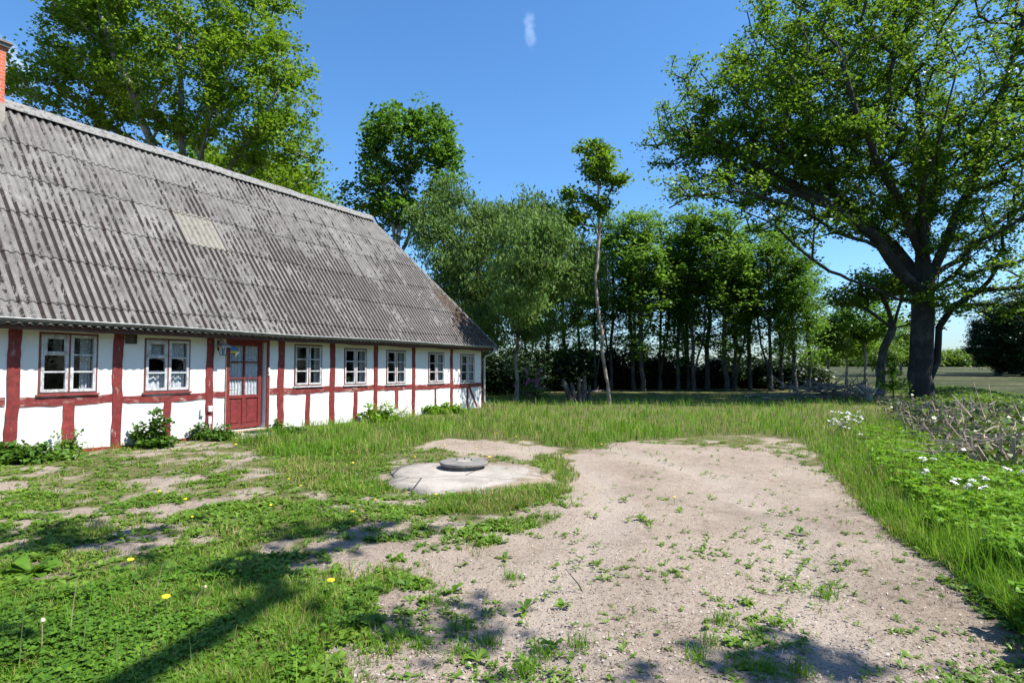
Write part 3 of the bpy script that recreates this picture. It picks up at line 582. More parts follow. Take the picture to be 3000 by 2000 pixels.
    g_ = np.stack(rows); i_ = np.arange(g_.shape[0] * g_.shape[1]).reshape(g_.shape[:2]); q_ = np.stack([i_[:-1, :-1], i_[:-1, 1:], i_[1:, 1:], i_[1:, :-1]], -1).reshape(-1, 4)
    mesh_np('hip_roof', g_.reshape(-1, 3), q_, M['roof'], hs_, smooth=True)
    mesh_np('back_roof', [(S0 - .3, yr, ZR), (ridge_e, yr, ZR), (SE, yb, Z0), (S0 - .3, yb, Z0)], [(0, 1, 2, 3)], M['roof'], hs_)
    bb = MB(); bb.add([(S0 + .1, 0, ZT), (S0 + .1, DEP, ZT), (S0 + .1, yr, ZR - .1)], [(0, 1, 2)]); bb.build('gable', M['plaster'], hs_)
    sf = MB(); sf.box(S0, SE - .1, -OV + .03, -.02, Z0 - .10, Z0 - .085); sf.box(14.135, SE - .1, -.02, DEP, Z0 - .10, Z0 - .085); sf.build('soffit', M['soffit'], hs_)
    fa = MB(); fa.box(S0, SE - .02, -OV + .01, -OV + .035, Z0 - .15, Z0 - .03); fa.build('fascia', M['soffit'], hs_)
    # ridge caps, one after another, with overlap
    rc = MB(); s = S0 - .3; k = 0
    while s < ridge_e - .05:
        e = min(s + .62, ridge_e + .08); lift = .012 * (k % 2) + rn.uniform(0, .01)
        prof = [(-.17, -.175), (-.165, -.15), (-.05, .015), (0, .05), (.05, .015), (.165, -.15), (.17, -.175)]
        V = [(x, yr + py, ZR + .06 + pz + lift) for x in (s, e) for py, pz in prof]; rc.add(V, [(i, i + 1, i + 8, i + 7) for i in range(6)]); s += .6; k += 1
    rc.build('ridge_cap', M['ridge'], hs_)
    for sgn in (-1, 1):
        hc = MB(); n = 14; e0 = np.array([ridge_e, yr, ZR + .03]); e1 = np.array([SE, yr + sgn * A, Z0 + .02]); prev = None
        for i in range(n):
            p0 = e0 + (e1 - e0) * i / n; p1 = e0 + (e1 - e0) * (i + 1.05) / n; w_ = np.array([-.03, -sgn * -.0, 0]); side = np.array([-.085, 0, -.09 + .0]); oth = np.array([.07, -sgn * .06, -.09])
            top = np.array([0, 0, .035 + .012 * (i % 2)]); hc.add([p0 + side * (1.0), p0 + top, p0 + oth, p1 + side, p1 + top, p1 + oth], [(0, 1, 4, 3), (1, 2, 5, 4)])
        hc.build('hip_cap', M['ridge'], hs_)
    # gutter with brackets and downpipe
    gt = MB(); n = 8; rr = .062; V = []; sss = np.linspace(S0, 14.28, 60); 
    for s in sss:
        dz = .012 * math.sin(s * .9) - .004 * s * .3
        for k in range(n + 1): an = math.pi + math.pi * k / n; V.append((s, -OV - .055 + rr * math.cos(an), 2.265 + dz + rr * math.sin(an)))
        for k in range(n, -1, -1): an = math.pi + math.pi * k / n; V.append((s, -OV - .055 + (rr - .006) * math.cos(an), 2.265 + dz + (rr - .006) * math.sin(an)))
    w_ = 2 * (n + 1); gt.add(V, [(i * w_ + k, i * w_ + (k + 1) % w_, (i + 1) * w_ + (k + 1) % w_, (i + 1) * w_ + k) for i in range(len(sss) - 1) for k in range(w_)])
    gt.build('gutter', M['zinc'], hs_, smooth=False)
    rb = MB(); rb.tube([(s, -OV - .055 - rr, 2.267 + .012 * math.sin(s * .9) - .004 * s * .3) for s in sss], .009, 6); rb.build('gutter_rim', M['zinc_light'], hs_, smooth=True)
    for s in np.arange(-5.6, 14.2, .83):
        br = MB(); dz = .012 * math.sin(s * .9) - .004 * s * .3
        br.tube([(s, -OV - .055 + (rr + .004) * math.cos(an), 2.265 + dz + (rr + .004) * math.sin(an)) for an in np.linspace(math.pi * .95, 2.05 * math.pi, 9)], .006, 5); br.build('gutter_bracket', M['zinc'], hs_)
    dp = MB(); dp.tube([(14.24, -OV - .055, 2.24), (14.24, -OV - .05, 2.10), (14.235, -OV + .05, 2.0), (14.20, -.10, 1.90), (14.19, -.075, 1.82), (14.19, -.07, 1.0), (14.19, -.07, .25), (14.20, -.12, .12)], .038, 10); dp.build('downpipe', M['zinc_light'], hs_, smooth=True)
    # chimney: brick stack with a stepped, capped top
    ch = empty('chimney', (0, 0, 0)); ch.parent = hs_
    b = MB(); b.box(.18, .80, yr - .36, yr + .30, ZR - .75, ZR + 1.02); b.build('stack', M['brick'], ch)
    b = MB(); b.box(.12, .85, yr - .42, yr + .36, ZR + 1.02, ZR + 1.09); b.box(.09, .885, yr - .46, yr + .40, ZR + 1.09, ZR + 1.13); b.build('cap', M['cover'], ch)
    b = MB(); b.box(.165, .815, yr - .375, yr + .315, ZR - .75, ZR - .12); b.build('flashing', M['slab'], ch)
farmhouse()
def wall_lantern():
    x, y, z = hl(3.66, .0, 1.98); rz = math.pi / 2 - TH
    L = empty('wall_lantern', (x, y, z), rz, 'black wall lantern with pale pointed hood between post and front door', 'lantern')
    b = MB(); b.box(-.02, .02, -.012, .0, -.12, .10); b.tube([(0, -.01, .08), (0, -.10, .10), (0, -.19, .09)], .008, 6); b.tube([(0, -.01, .0), (0, -.07, .06), (0, -.14, .09)], .006, 6); b.tube([(0, -.19, .10), (0, -.19, .04)], .008, 6); b.build('bracket', M['black'], L)
    def frustum(b, r0, z0, r1, z1, cy=-.19):
        c = [(-1, -1), (1, -1), (1, 1), (-1, 1)]; V = [(i * r0, cy + j * r0, z0) for i, j in c] + [(i * r1, cy + j * r1, z1) for i, j in c]
        b.add(V, [(0, 3, 2, 1), (4, 5, 6, 7), (0, 1, 5, 4), (1, 2, 6, 5), (2, 3, 7, 6), (3, 0, 4, 7)])
    b = MB(); frustum(b, .115, -.045, .035, .035); frustum(b, .12, -.055, .12, -.045); frustum(b, .03, .035, .02, .06); b.build('hood', M['hood'], L)
    b = MB()
    for i, j in ((-1, -1), (1, -1), (1, 1), (-1, 1)): b.tube([(i * .085, -.19 + j * .085, -.055), (i * .045, -.19 + j * .045, -.22)], .006, 5)
    frustum(b, .045, -.23, .05, -.215); b.build('cage', M['black'], L)
    b = MB(); frustum(b, .042, -.214, .08, -.057); b.build('lantern_glass', M['glass'], L)
    b = MB(); b.lathe([(.012, -.21), (.02, -.15), (.012, -.10)], 10, (0, -.19, 0)); b.build('bulb', M['blue'], L)
wall_lantern()
def doorstep():
    x, y, z = hl(4.36, .34, 0); rz = math.pi / 2 - TH; q = random.Random(2)
    b = MB(); V = []; n = 26
    for zz in (-.1, .055):
        for k in range(n):
            a = 2 * math.pi * k / n; rx = .56 * (abs(math.cos(a)) ** .6) * (1 if math.cos(a) > 0 else -1); ry = .32 * (abs(math.sin(a)) ** .6) * (1 if math.sin(a) > 0 else -1); V.append((rx * (1 + .04 * math.sin(3 * k)), ry * (1 + .05 * math.sin(2.3 * k)), zz))
    b.add(V, [tuple(range(n))[::-1], tuple(range(n, 2 * n))] + [(k, (k + 1) % n, n + (k + 1) % n, n + k) for k in range(n)])
    o = b.build('doorstep', M['slab'], bevel=.012); o.location = (x, y, z); o.rotation_euler = (0, 0, rz); tag(o, 'worn pale stone step in front of the red door', 'doorstep')
    m = MB(); m.box(-.30, .30, -.19, .19, .0, .014)
    for k in range(24): m.box(-.29 + k * .0245, -.28 + k * .0245, -.18, .18, .0145, .02)
    o = m.build('doormat', M['rubber']); o.location = hl(4.50, .33, .06); o.rotation_euler = (0, 0, rz); tag(o, 'black ribbed rubber mat lying on the doorstep', 'doormat')
doorstep()
# ---------------------------------------------------------------- well slab and cover
def well():
    n = 96; a = np.linspace(0, 2 * math.pi, n, endpoint=False); rr = slab_r(a); cx, cy_ = SLABC; V = []; rings = [0, .3, .6, .85, 1.0, 1.02]; 
    g0 = gz(cx, cy_) + .022
    for f in rings:
        zz = (g0 - .0 + (fbm(np.cos(a) * f * 2, np.sin(a) * f * 2, 2) - .5) * .02) if f <= 1 else (a * 0 + g0 - .12)
        V.append(np.stack([cx + SLAB_AX * rr * f * np.cos(a), cy_ + SLAB_AY * rr * f * np.sin(a), zz + 0 * a], -1))
    V = np.concatenate(V); Q = [(i * n + k, i * n + (k + 1) % n, (i + 1) * n + (k + 1) % n, (i + 1) * n + k) for i in range(len(rings) - 1) for k in range(n)]
    o = mesh_np('concrete_slab', V, Q, M['slab'], smooth=True); ea = o.data.attributes.new('edge', 'FLOAT', 'POINT'); ea.data.foreach_set('value', np.concatenate([np.full(n, f) * .85 + .28 * np.cos(a) * f for f in rings]).astype(np.float32)); tag(o, 'cracked pale concrete slab with ragged edge around the round cover', 'slab')
    px, py = gp(1359, 1380); 
    e = empty('well_cover', (px, py, g0), 0, 'round grey concrete lid with three small bolts lying on its low neck', 'well cover')
    b = MB(); b.lathe([(.27, -.02), (.27, .052)], 40); b.build('neck', M['cover'], e, smooth=False)
    b = MB(); b.lathe([(.335, 0), (.345, .012), (.345, .036), (.335, .045)], 56, (0, 0, .053), .008, 3); b.build('lid', M['cover'], e, bevel=.004)
    b = MB(); b.lathe([(.115, 0), (.115, .004)], 24, (0, 0, .099)); b.build('lid_plug', M['slab'], e)
    for x, y in ((-.105, .06), (.0, .12), (.105, .02)):
        b = MB(); b.lathe([(.008, 0), (.008, .03)], 8, (x, y, .097)); b.build('bolt', M['black'], e)
well()
# ---------------------------------------------------------------- trees
def grow(base, trunks, env, ntips, seed, step=.55, pathw=.3, upw=.5, shell=.55, wob=.12):
    rs = np.random.RandomState(seed); pos = []; par = []; pl = []
    def add(p, q):
        pos.append(np.array(p, float)); par.append(q); pl.append(0 if q < 0 else pl[q] + np.linalg.norm(pos[-1] - pos[q])); return len(pos) - 1
    for tr in trunks:
        tr = [np.array(p, float) for p in tr]
        last = -1
        if pos:
            D = np.linalg.norm(np.array(pos) - tr[0], axis=1); last = int(D.argmin())
            if D[last] > .5: last = add(tr[0], last) if D[last] < 2.0 else add(tr[0], -1)
        else: last = add(tr[0], -1)
        for i in range(1, len(tr)):
            L = np.linalg.norm(tr[i] - tr[i - 1]); n = max(1, int(L / step)); s0 = pos[last].copy()
            for k in range(1, n + 1): last = add(s0 + (tr[i] - s0) * k / n + rs.normal(0, .03 * wob / .12, 3) * (k < n), last)
    first = len(pos)
    vol = np.array([e[1][0] * e[1][1] * e[1][2] for e in env]) ** .75; vol = vol / vol.sum(); tips = []
    for i in rs.choice(len(env), ntips, p=vol):
        c, r = env[i][:2]; v = rs.normal(0, 1, 3); v /= np.linalg.norm(v); lob = .60 + .72 * vn(v[0] * 2.3 + 7 * i + seed, v[1] * 2.3 + v[2] * 3.1 + 11, seed % 8); rad = lob * (rs.rand() ** (1 / 3)) * (1 - shell) + shell * (1 - .25 * rs.rand()); tips.append(np.array(c) + v * np.array(r) * rad)
    tips = np.array(tips); P0 = np.array(pos); dd = np.array([np.linalg.norm(P0 - t, axis=1).min() for t in tips]); tips = tips[np.argsort(dd)]
    cap = len(pos) + ntips * 14; PA = np.zeros((cap, 3)); LA = np.zeros(cap); n = len(pos); PA[:n] = pos; LA[:n] = pl; par = list(par); tipn = []
    zmin = min(c[2] - r[2] for c, r in [(e[0], e[1]) for e in env]) - 1.5
    for t in tips:
        v = t - PA[:n]; D = np.linalg.norm(v, axis=1); h = np.hypot(v[:, 0], v[:, 1]); cost = D + pathw * LA[:n] + upw * np.maximum(0, -v[:, 2] + .35 * h) + 5 * (PA[:n, 2] < zmin)
        j = int(cost.argmin()); d = D[j]; k = min(12, max(1, int(round(d / step)))); p = PA[j].copy(); q = t
        c = (p + q) / 2 + rs.normal(0, wob * d, 3) + np.array([0, 0, -.05 * d]); 
        for i in range(1, k + 1):
            if n >= cap: break
            u = i / k; PA[n] = (1 - u) ** 2 * p + 2 * u * (1 - u) * c + u * u * q; par.append(j); LA[n] = LA[j] + np.linalg.norm(PA[n] - PA[j]); j = n; n += 1
        tipn.append(j)
    return PA[:n], np.array(par[:n]), np.array(tipn), rs
def wood_mesh(PA, par, rbase, rtip=.008, rmin=.0, p=2.2, flare=1.25):
    n = len(PA); ch = [[] for _ in range(n)]
    for i in range(n):
        if par[i] >= 0: ch[par[i]].append(i)
    acc = np.zeros(n)
    order = np.arange(n)[::-1]
    for i in order:
        if not ch[i]: acc[i] = 1
        if par[i] >= 0: acc[par[i]] += acc[i]
    rad = acc ** (1 / p); k = math.log(rbase / rtip) / math.log(max(rad.max(), 1.01)); rad = rtip * rad ** k
    V = []; Fq = []; nv = 0
    roots = [i for i in range(n) if par[i] < 0]; stack = [(r, -1) for r in roots]
    while stack:
        i, fr = stack.pop(); chain = [i]; 
        while ch[chain[-1]]:
            c = sorted(ch[chain[-1]], key=lambda q: -rad[q]); chain.append(c[0])
            for o in c[1:]: stack.append((o, chain[-2]))
        pts = [PA[j] for j in chain]; rr = [rad[j] for j in chain]
        if fr >= 0: pts = [PA[fr]] + pts; rr = [min(rad[fr], rr[0] * 1.15)] + rr
        if max(rr) < rmin or len(pts) < 2: continue
        sd = 12 if rr[0] > .18 else 7 if rr[0] > .06 else 4 if rr[0] > .02 else 3
        pts = np.array(pts); up = None; base_v = nv
        if fr < 0: rr[0] *= flare * 1.15; 
        if fr < 0 and len(rr) > 2: rr[1] *= 1 + (flare - 1) * .35
        for q in range(len(pts)):
            t = pts[min(q + 1, len(pts) - 1)] - pts[max(q - 1, 0)]; L = np.linalg.norm(t); t = t / L if L > 1e-9 else np.array([0, 0, 1.])
            if up is None: up = np.cross(t, [.3, .9, .1])
            up = up - t * up.dot(t); up /= (np.linalg.norm(up) + 1e-9); b = np.cross(t, up); a = np.arange(sd) * 2 * math.pi / sd
            lob = 1 + (.07 * np.sin(3 * a + q * .4) if rr[q] > .15 else 0)
            V.append(pts[q] + (np.cos(a)[:, None] * up + np.sin(a)[:, None] * b) * (rr[q] * lob)[:, None] if rr[q] > .15 else pts[q] + (np.cos(a)[:, None] * up + np.sin(a)[:, None] * b) * rr[q])
        m = len(pts); kk = np.arange(sd); i0 = (base_v + np.arange(m - 1)[:, None] * sd)
        Fq.append(np.stack([i0 + kk, i0 + (kk + 1) % sd, i0 + sd + (kk + 1) % sd, i0 + sd + kk], -1).reshape(-1, 4)); nv += m * sd
    return np.concatenate(V), np.concatenate(Fq)
def leaf_quads(C, rs, L, W, nz=.8, droop=0.0, fold=.18, out=None):
    n = len(C); nor = rs.normal(0, .75, (n, 3)); nor[:, 2] = np.abs(nor[:, 2]) * .6 + nz; nor /= np.linalg.norm(nor, axis=1)[:, None]
    ax = rs.normal(0, 1, (n, 3)); ax[:, 2] -= droop * 2.2
    if droop: nor = np.cross(ax, rs.normal(0, 1, (n, 3))); nor /= np.linalg.norm(nor, axis=1)[:, None]
    ax -= nor * (ax * nor).sum(1)[:, None]; ax /= np.linalg.norm(ax, axis=1)[:, None]; cr = np.cross(nor, ax)
    l = (L * rs.uniform(.6, 1.3, n))[:, None]; ww = l * W / L
    V = np.stack([C - ax * l * .5, C + cr * ww * .5 - ax * l * .04 + nor * ww * fold, C + ax * l * .5 - nor * l * .08, C - cr * ww * .5 - ax * l * .04 + nor * ww * fold], 1)
    return V.reshape(-1, 3), np.arange(4 * n).reshape(n, 4)
def tree(name, label, cat, loc, trunks, env, ntips, seed, rbase, leafm, barkm, per=40, L=.17, W=.12, sig=.36, group=None, rtip=.008, rmin=0.0, droop=0.0, nz=.8, rz=0, keep=None, leafdir=.75, **kw):
    PA, par, tipn, rs = grow(loc, trunks, env, ntips, seed, **kw)
    r = empty(name, loc, rz, label, cat, group)
    V, Q = wood_mesh(PA, par, rbase, rtip, rmin); mesh_np('trunk', V, Q, M[barkm], r, smooth=True)
    C = []
    for anc, frac in ((0, .55), (1, .3), (2, .15)):
        idx = tipn.copy()
        for _ in range(anc): idx = np.where(par[idx] >= 0, par[idx], idx)
        cnt = rs.poisson(per * frac * rs.uniform(.4, 1.6, len(idx))); base = np.repeat(PA[idx], cnt, 0); g = rs.normal(0, 1, base.shape) * np.array([1, 1, .5]) * sig * (1 if anc == 0 else .8); C.append(base + g)
    C = np.concatenate(C)
    if keep is not None: C = C[keep(C)]
    V, Q = leaf_quads(C, rs, L, W, nz, droop); mesh_np('crown', V, Q, M[leafm], r)
    return r
def E(c, r): return (c, r)
# local coordinates of each tree: base at its foot
def place(px, py, Y=None):
    if Y is None: x, y = gp(px, py)
    else: x, y, _ = at(px, py, Y)
    return (x, y, gz(x, y) - .03)
def L3(loc, px, py, dY=0):     # photo direction -> tree-local point at the tree's own distance (+dY)
    x, y, z = at(px, py, loc[1] + dY); return (x - loc[0], y - loc[1], z - loc[2])
# the big oak
lo = place(2695, 1172, 26.5); T = lambda px, py, dY=0: L3(lo, px, py, dY)
tree('oak_tree', 'huge spreading oak with dark forked trunk at the edge of the field', 'tree', lo,
     [[(0, 0, -.3), T(2700, 1050), T(2705, 930), T(2712, 830), T(2700, 700), T(2705, 560, .3), T(2700, 400, .5), T(2690, 250, .3), T(2640, 120, 0)],
      [(.42, .15, -.3), T(2745, 1060, .2), T(2750, 960, .3), T(2790, 900, .2), T(2870, 850, -.3), T(3000, 840, -1), T(3150, 800, -1.5)],
      [T(2712, 860), T(2640, 800, -.5), T(2560, 690, -1), T(2440, 610, -1.5), T(2300, 560, -2), T(2150, 480, -2.2), T(2060, 420, -2.3)],
      [T(2705, 900), T(2640, 880, -1), T(2520, 830, -2), T(2430, 795, -3), T(2330, 720, -3.5), T(2270, 660, -3.7), T(2180, 620, -4)],
      [T(2600, 730, -.5), T(2450, 680, -2.5), T(2320, 600, -3.5), T(2160, 560, -4), T(2020, 575, -4.2), T(1960, 610, -4.2)], [T(2440, 610, -1.5), T(2250, 500, -1), T(2080, 400, -1), T(1960, 395, -1), T(1925, 430, -1)],
      [T(2710, 820), T(2620, 720, 1), T(2500, 620, 2), T(2380, 480, 2.5), T(2300, 330, 3), T(2200, 220, 3)],
      [T(2712, 820), T(2780, 690, -.5), T(2850, 540, -1), T(2900, 380, -1.5), T(2960, 200, -2), T(3000, 50, -2)],
      [T(2720, 850), T(2830, 740, .5), T(2940, 640, 1), T(3080, 560, 1.5), T(3250, 500, 2)],
      [T(2712, 860), T(2800, 800, -2), T(2900, 700, -4), T(3000, 640, -5), T(3150, 600, -6)],
      [T(2705, 760), T(2640, 600, -2), T(2560, 450, -3.5), T(2500, 300, -4.5), T(2450, 120, -5)],
      [T(2705, 740), T(2700, 560, -3), T(2760, 380, -5), T(2800, 220, -6)],
      [T(2710, 760), T(2720, 600, 3), T(2760, 420, 5), T(2800, 250, 6)]],
     [E(T(2700, 250, 0), (9.0, 6, 7.2)), E(T(2290, 330, -1), (5.6, 4, 3.8)), E(T(2200, 460, -1), (4.6, 4, 2.1)), E(T(2900, 520, 0), (6.5, 5.5, 4.0)), E(T(2450, 130, 0), (5, 5, 4.6)), E(T(2560, 520, -.5), (6.5, 6, 2.4)), E(T(2180, 340, -1), (3.0, 3, 2.6)),
      E(T(2950, 830, -2), (4.0, 4.5, 1.6)), E(T(2350, 650, -3), (3.5, 2, .7)), E(T(2100, 540, -3.5), (2.8, 1.8, .7)), E(T(2000, 440, -1), (1.8, 1.8, 1.0))],
     2150, 11, .47, 'leaf_oak', 'bark_oak', per=66, L=.155, W=.11, sig=.27, rtip=.026, step=.7, pathw=.22, upw=.35, shell=.3, wob=.15)
# big maple behind the house on the left
lo = place(560, 1150, 27); T = lambda px, py, dY=0: L3(lo, px, py, dY)
tree('maple_tree', 'tall broad maple with several stems behind the house ridge', 'tree', lo,
     [[(0, 0, 0), T(545, 700), T(535, 450), T(530, 250), T(520, 80), T(520, -80)], [T(555, 800), T(600, 600, 1), T(590, 430, 1.5), T(620, 250, 2), T(650, 60, 2)],
      [T(545, 760), T(460, 470, -1), T(400, 300, -1.5), T(330, 150, -2), T(290, 20, -2)], [T(550, 760), T(680, 480, -.5), T(740, 400, -1), T(820, 250, -1)], [T(550, 640), T(620, 330, -2), T(700, 180, -3), T(740, 60, -3)],
      [T(548, 740), T(400, 420, 1), T(260, 330, 2), T(150, 280, 2)], [T(548, 790), T(700, 520, 1), T(850, 440, 1), T(920, 470, 1)]],
     [E(T(520, 120, 0), (5.6, 5, 5.2)), E(T(470, -60, 0), (6, 5, 4)), E(T(760, 300, 0), (2.6, 4, 4.0)), E(T(850, 450, 0), (1.5, 2.5, 1.9)), E(T(200, 300, 0), (2.6, 3, 1.7)), E(T(130, 220, 0), (1.5, 2, 1.5)), E(T(300, 170, 0), (2.4, 3, 3)), E(T(640, 250, -1), (4, 3, 3))],
     950, 12, .36, 'leaf_maple', 'bark_grey', per=70, L=.18, W=.135, sig=.29, rtip=.016, step=.7, pathw=.2, upw=.45, shell=.6)
lo = place(760, 1150, 36); T = lambda px, py, dY=0: L3(lo, px, py, dY)
tree('lime_tree', 'low yellow-green tree showing under the maple behind the ridge', 'tree', lo, [[(0, 0, 0), T(740, 800), T(730, 560)]],
     [E(T(740, 580, 0), (4.3, 3.5, 2.9)), E(T(560, 520, 0), (3.0, 3, 2.5)), E(T(840, 620, 0), (2.6, 3, 2.2))], 420, 13, .25, 'leaf_maple', 'bark_grey', per=60, L=.28, W=.18, sig=.55, rmin=.02, shell=.6)
# maple in the middle
lo = place(1175, 1140, 33); T = lambda px, py, dY=0: L3(lo, px, py, dY)
tree('maple_tree', 'round-topped dark maple standing clear beyond the end of the roof', 'tree', lo,
     [[(0, 0, 0), T(1170, 900), T(1165, 700), T(1190, 560), T(1210, 400), T(1210, 320)], [T(1170, 850), T(1150, 650, -.5), T(1120, 530, -1), T(1090, 420, -1)], [T(1168, 760), T(1240, 600, 1), T(1290, 470, 1), T(1320, 400, 1)],
      [T(1168, 780), T(1090, 620, .5), T(1030, 570, 1), T(1000, 560, 1)]],
     [E(T(1200, 410, 0), (2.9, 2.8, 2.2)), E(T(1140, 480, 0), (1.8, 2.2, 2.8)), E(T(1290, 480, 0), (1.3, 2, 2.1)), E(T(1040, 575, 0), (1.3, 1.5, .8)), E(T(1225, 360, 0), (1.7, 1.7, 1.1)), E(T(1160, 620, 0), (1.6, 2, 1.0))],
     360, 14, .24, 'leaf_dark', 'bark_grey', per=40, L=.23, W=.18, sig=.27, rtip=.012, step=.6, pathw=.2, upw=.5, shell=.45)
# silver-leaved trees at the end of the house
lo = place(1330, 1150, 27); T = lambda px, py, dY=0: L3(lo, px, py, dY)
tree('willow_leaved_tree', 'grey-green narrow-leaved tree crowding over the hipped roof end', 'tree', lo,
     [[(0, 0, 0), T(1330, 1000), T(1320, 850), T(1300, 700), T(1330, 600)], [T(1325, 950), T(1400, 800, -1), T(1440, 680, -1)], [T(1325, 960), T(1420, 900, 1), T(1500, 820, 1)]],
     [E(T(1330, 690, 0), (2.1, 2, 2.3)), E(T(1270, 640, 0), (1.2, 1.5, 1.2)), E(T(1400, 760, -.5), (2.1, 2, 2.2)), E(T(1350, 900, 0), (1.9, 2, 1.9)), E(T(1330, 560, 0), (.8, 1, .7)), E(T(1440, 640, 0), (1.3, 1.5, .8)), E(T(1420, 960, -1), (1.3, 2, 1.3))],
     760, 15, .14, 'leaf_silver', 'bark_grey', per=44, L=.19, W=.065, sig=.26, droop=.8, rtip=.007, step=.5, shell=.4)
lo = place(1512, 1162, 27); T = lambda px, py, dY=0: L3(lo, px, py, dY)
tree('willow_leaved_tree', 'grey-green narrow-leaved tree on a thin pale stem behind the pink bush', 'tree', lo,
     [[(0, 0, 0), T(1516, 1110), T(1509, 1060), T(1520, 980, -.4), T(1535, 860, -1.5), T(1545, 740, -2.5), T(1560, 600, -2.5)], [T(1518, 1000), T(1480, 900, -2), T(1470, 780, -4)], [T(1520, 980), T(1600, 870, -1), T(1680, 760, -1)], [T(1520, 985, -.4), T(1540, 900, -3), T(1565, 780, -6)]],
     [E(T(1550, 700, -3.5), (1.5, 2.0, 1.5)), E(T(1560, 600, -3), (.7, .8, .7)), E(T(1575, 735, -6.5), (1.2, 1.2, 1.2)), E(T(1520, 850, -6.3), (.9, .8, .9)), E(T(1600, 690, -6.3), (1.0, 1, .8)), E(T(1620, 780, -2), (1.9, 2, 1.8)), E(T(1520, 850, -4), (1.2, 1.8, 1.5)), E(T(1720, 800, 0), (1.3, 1.5, 1.4)), E(T(1480, 650, 0), (.9, 1, .9)), E(T(1620, 640, 0), (1, 1.2, .8)), E(T(1560, 940, 0), (1.4, 1.5, .9))],
     900, 16, .085, 'leaf_silver', 'bark_pale', per=44, L=.19, W=.07, sig=.24, droop=.8, rtip=.007, step=.5, shell=.4)
# slim tree with a small high crown
lo = place(1786, 1183); T = lambda px, py, dY=0: L3(lo, px, py, dY)
tree('slim_tree', 'slender bare-stemmed young tree with a small tuft of leaves high up', 'tree', lo,
     [[(0, 0, 0), T(1775, 1100), T(1765, 990), T(1750, 890), T(1745, 840), T(1755, 700), T(1752, 600), T(1752, 480)], [T(1752, 680), T(1790, 560, .3), T(1800, 500, .3)], [T(1752, 690), T(1710, 600, -.3), T(1660, 580, -.3)], [T(1768, 990), T(1785, 900, .3), T(1778, 760, .4)]],
     [E(T(1755, 490, 0), (.75, .8, .75)), E(T(1690, 575, 0), (.65, .6, .25)), E(T(1805, 525, 0), (.6, .6, .22)), E(T(1680, 640, 0), (.4, .5, .55)), E(T(1740, 435, 0), (.7, .5, .25)), E(T(1760, 600, 0), (.5, .4, .3))],
     210, 17, .070, 'leaf_maple', 'bark_pale', per=22, L=.16, W=.12, sig=.17, rtip=.008, step=.35, shell=.3, upw=.6)
# small trees between the wood and the oak
lo = place(2578, 1140, 31); T = lambda px, py, dY=0: L3(lo, px, py, dY)
tree('crooked_tree', 'small crooked dark-stemmed tree just left of the oak trunk', 'tree', lo,
     [[(0, 0, 0), T(2582, 1080), T(2590, 1020), T(2615, 960), T(2600, 900, .3), T(2570, 850)], [T(2610, 965), T(2660, 950, -.5), T(2700, 960, -1)], [T(2605, 950), T(2640, 880, .5), T(2650, 820, .5)], [T(2612, 965), T(2560, 920, -.5), T(2500, 880, -.5)]],
     [E(T(2560, 830, 0), (1.6, 1.6, .9)), E(T(2650, 830, 0), (1.3, 1.5, .9)), E(T(2480, 870, 0), (1.0, 1.2, .6)), E(T(2700, 930, 0), (.7, .8, .5))],
     230, 18, .20, 'leaf_oak', 'bark_dark', per=26, L=.2, W=.13, sig=.3, rtip=.010, step=.4, shell=.3)
def smalltree(name, label, px, Y, ptop, pspan, seed, leafm, barkm, per=40, py=1140, rb=.10, frac=.55, tips=150, group=None):
    lo = place(px, py, Y); sx = Y / F; top = (CAMZ + (1075 - ptop) / F * Y) - lo[2]; hw = pspan * sx / 2
    return tree(name, label, 'tree', lo, [[(0, 0, -.1), (.1, 0, top * .3), (0, .1, top * .6), (.1, 0, top * .85)]],
                [E((0, 0, top * (1 - frac / 2)), (hw, hw, top * frac / 2)), E((hw * .4, 0, top * (1 - frac * .7)), (hw * .7, hw * .7, top * frac * .3))], tips, seed, rb, leafm, barkm, per=per, L=.24, W=.16, sig=.34, rmin=.01, shell=.45, group=group)
smalltree('young_tree', 'dark-leaved young tree with pale twin stems left of the crooked tree', 2535, 42, 860, 190, 31, 'leaf_dark', 'bark_grey', frac=.5, group='young trees along the field edge')
smalltree('young_tree', 'bright green young tree behind the brush pile', 2480, 48, 930, 150, 32, 'leaf_maple', 'bark_grey', frac=.6, group='young trees along the field edge')
smalltree('young_tree', 'light green bushy tree between crooked tree and oak trunk', 2640, 75, 925, 130, 33, 'leaf_maple', 'bark_grey', frac=.75, rb=.15, group='young trees along the field edge')
smalltree('young_tree', 'thin pale green tree at the right end of the wood', 2425, 44, 900, 110, 34, 'leaf_silver', 'bark_grey', frac=.6, tips=90, group='young trees along the field edge')
smalltree('young_tree', 'low bright tree far behind the crooked stem', 2570, 70, 980, 150, 35, 'leaf_hedge', 'bark_grey', frac=.8, rb=.15, group='young trees along the field edge')
# trees at the right edge, their backlit darkness put into the leaf colour
field_trees = []
for i, (px, Y, pt, span, lab) in enumerate([(2925, 72, 880, 150, 'dark tree at the right edge, leftmost of the dark group across the field'), (3010, 70, 820, 190, 'tall dark tree cut by the right picture edge across the field'), (2965, 78, 905, 170, 'dark tree between two others in the far right group')]):
    ft_ = smalltree('field_tree', lab, px, Y, pt, span, 51 + i, 'leaf_evergreen_shade', 'bark_dark', per=70, rb=.3, frac=.97, tips=420, group='dark trees across the field'); field_trees.append(ft_)
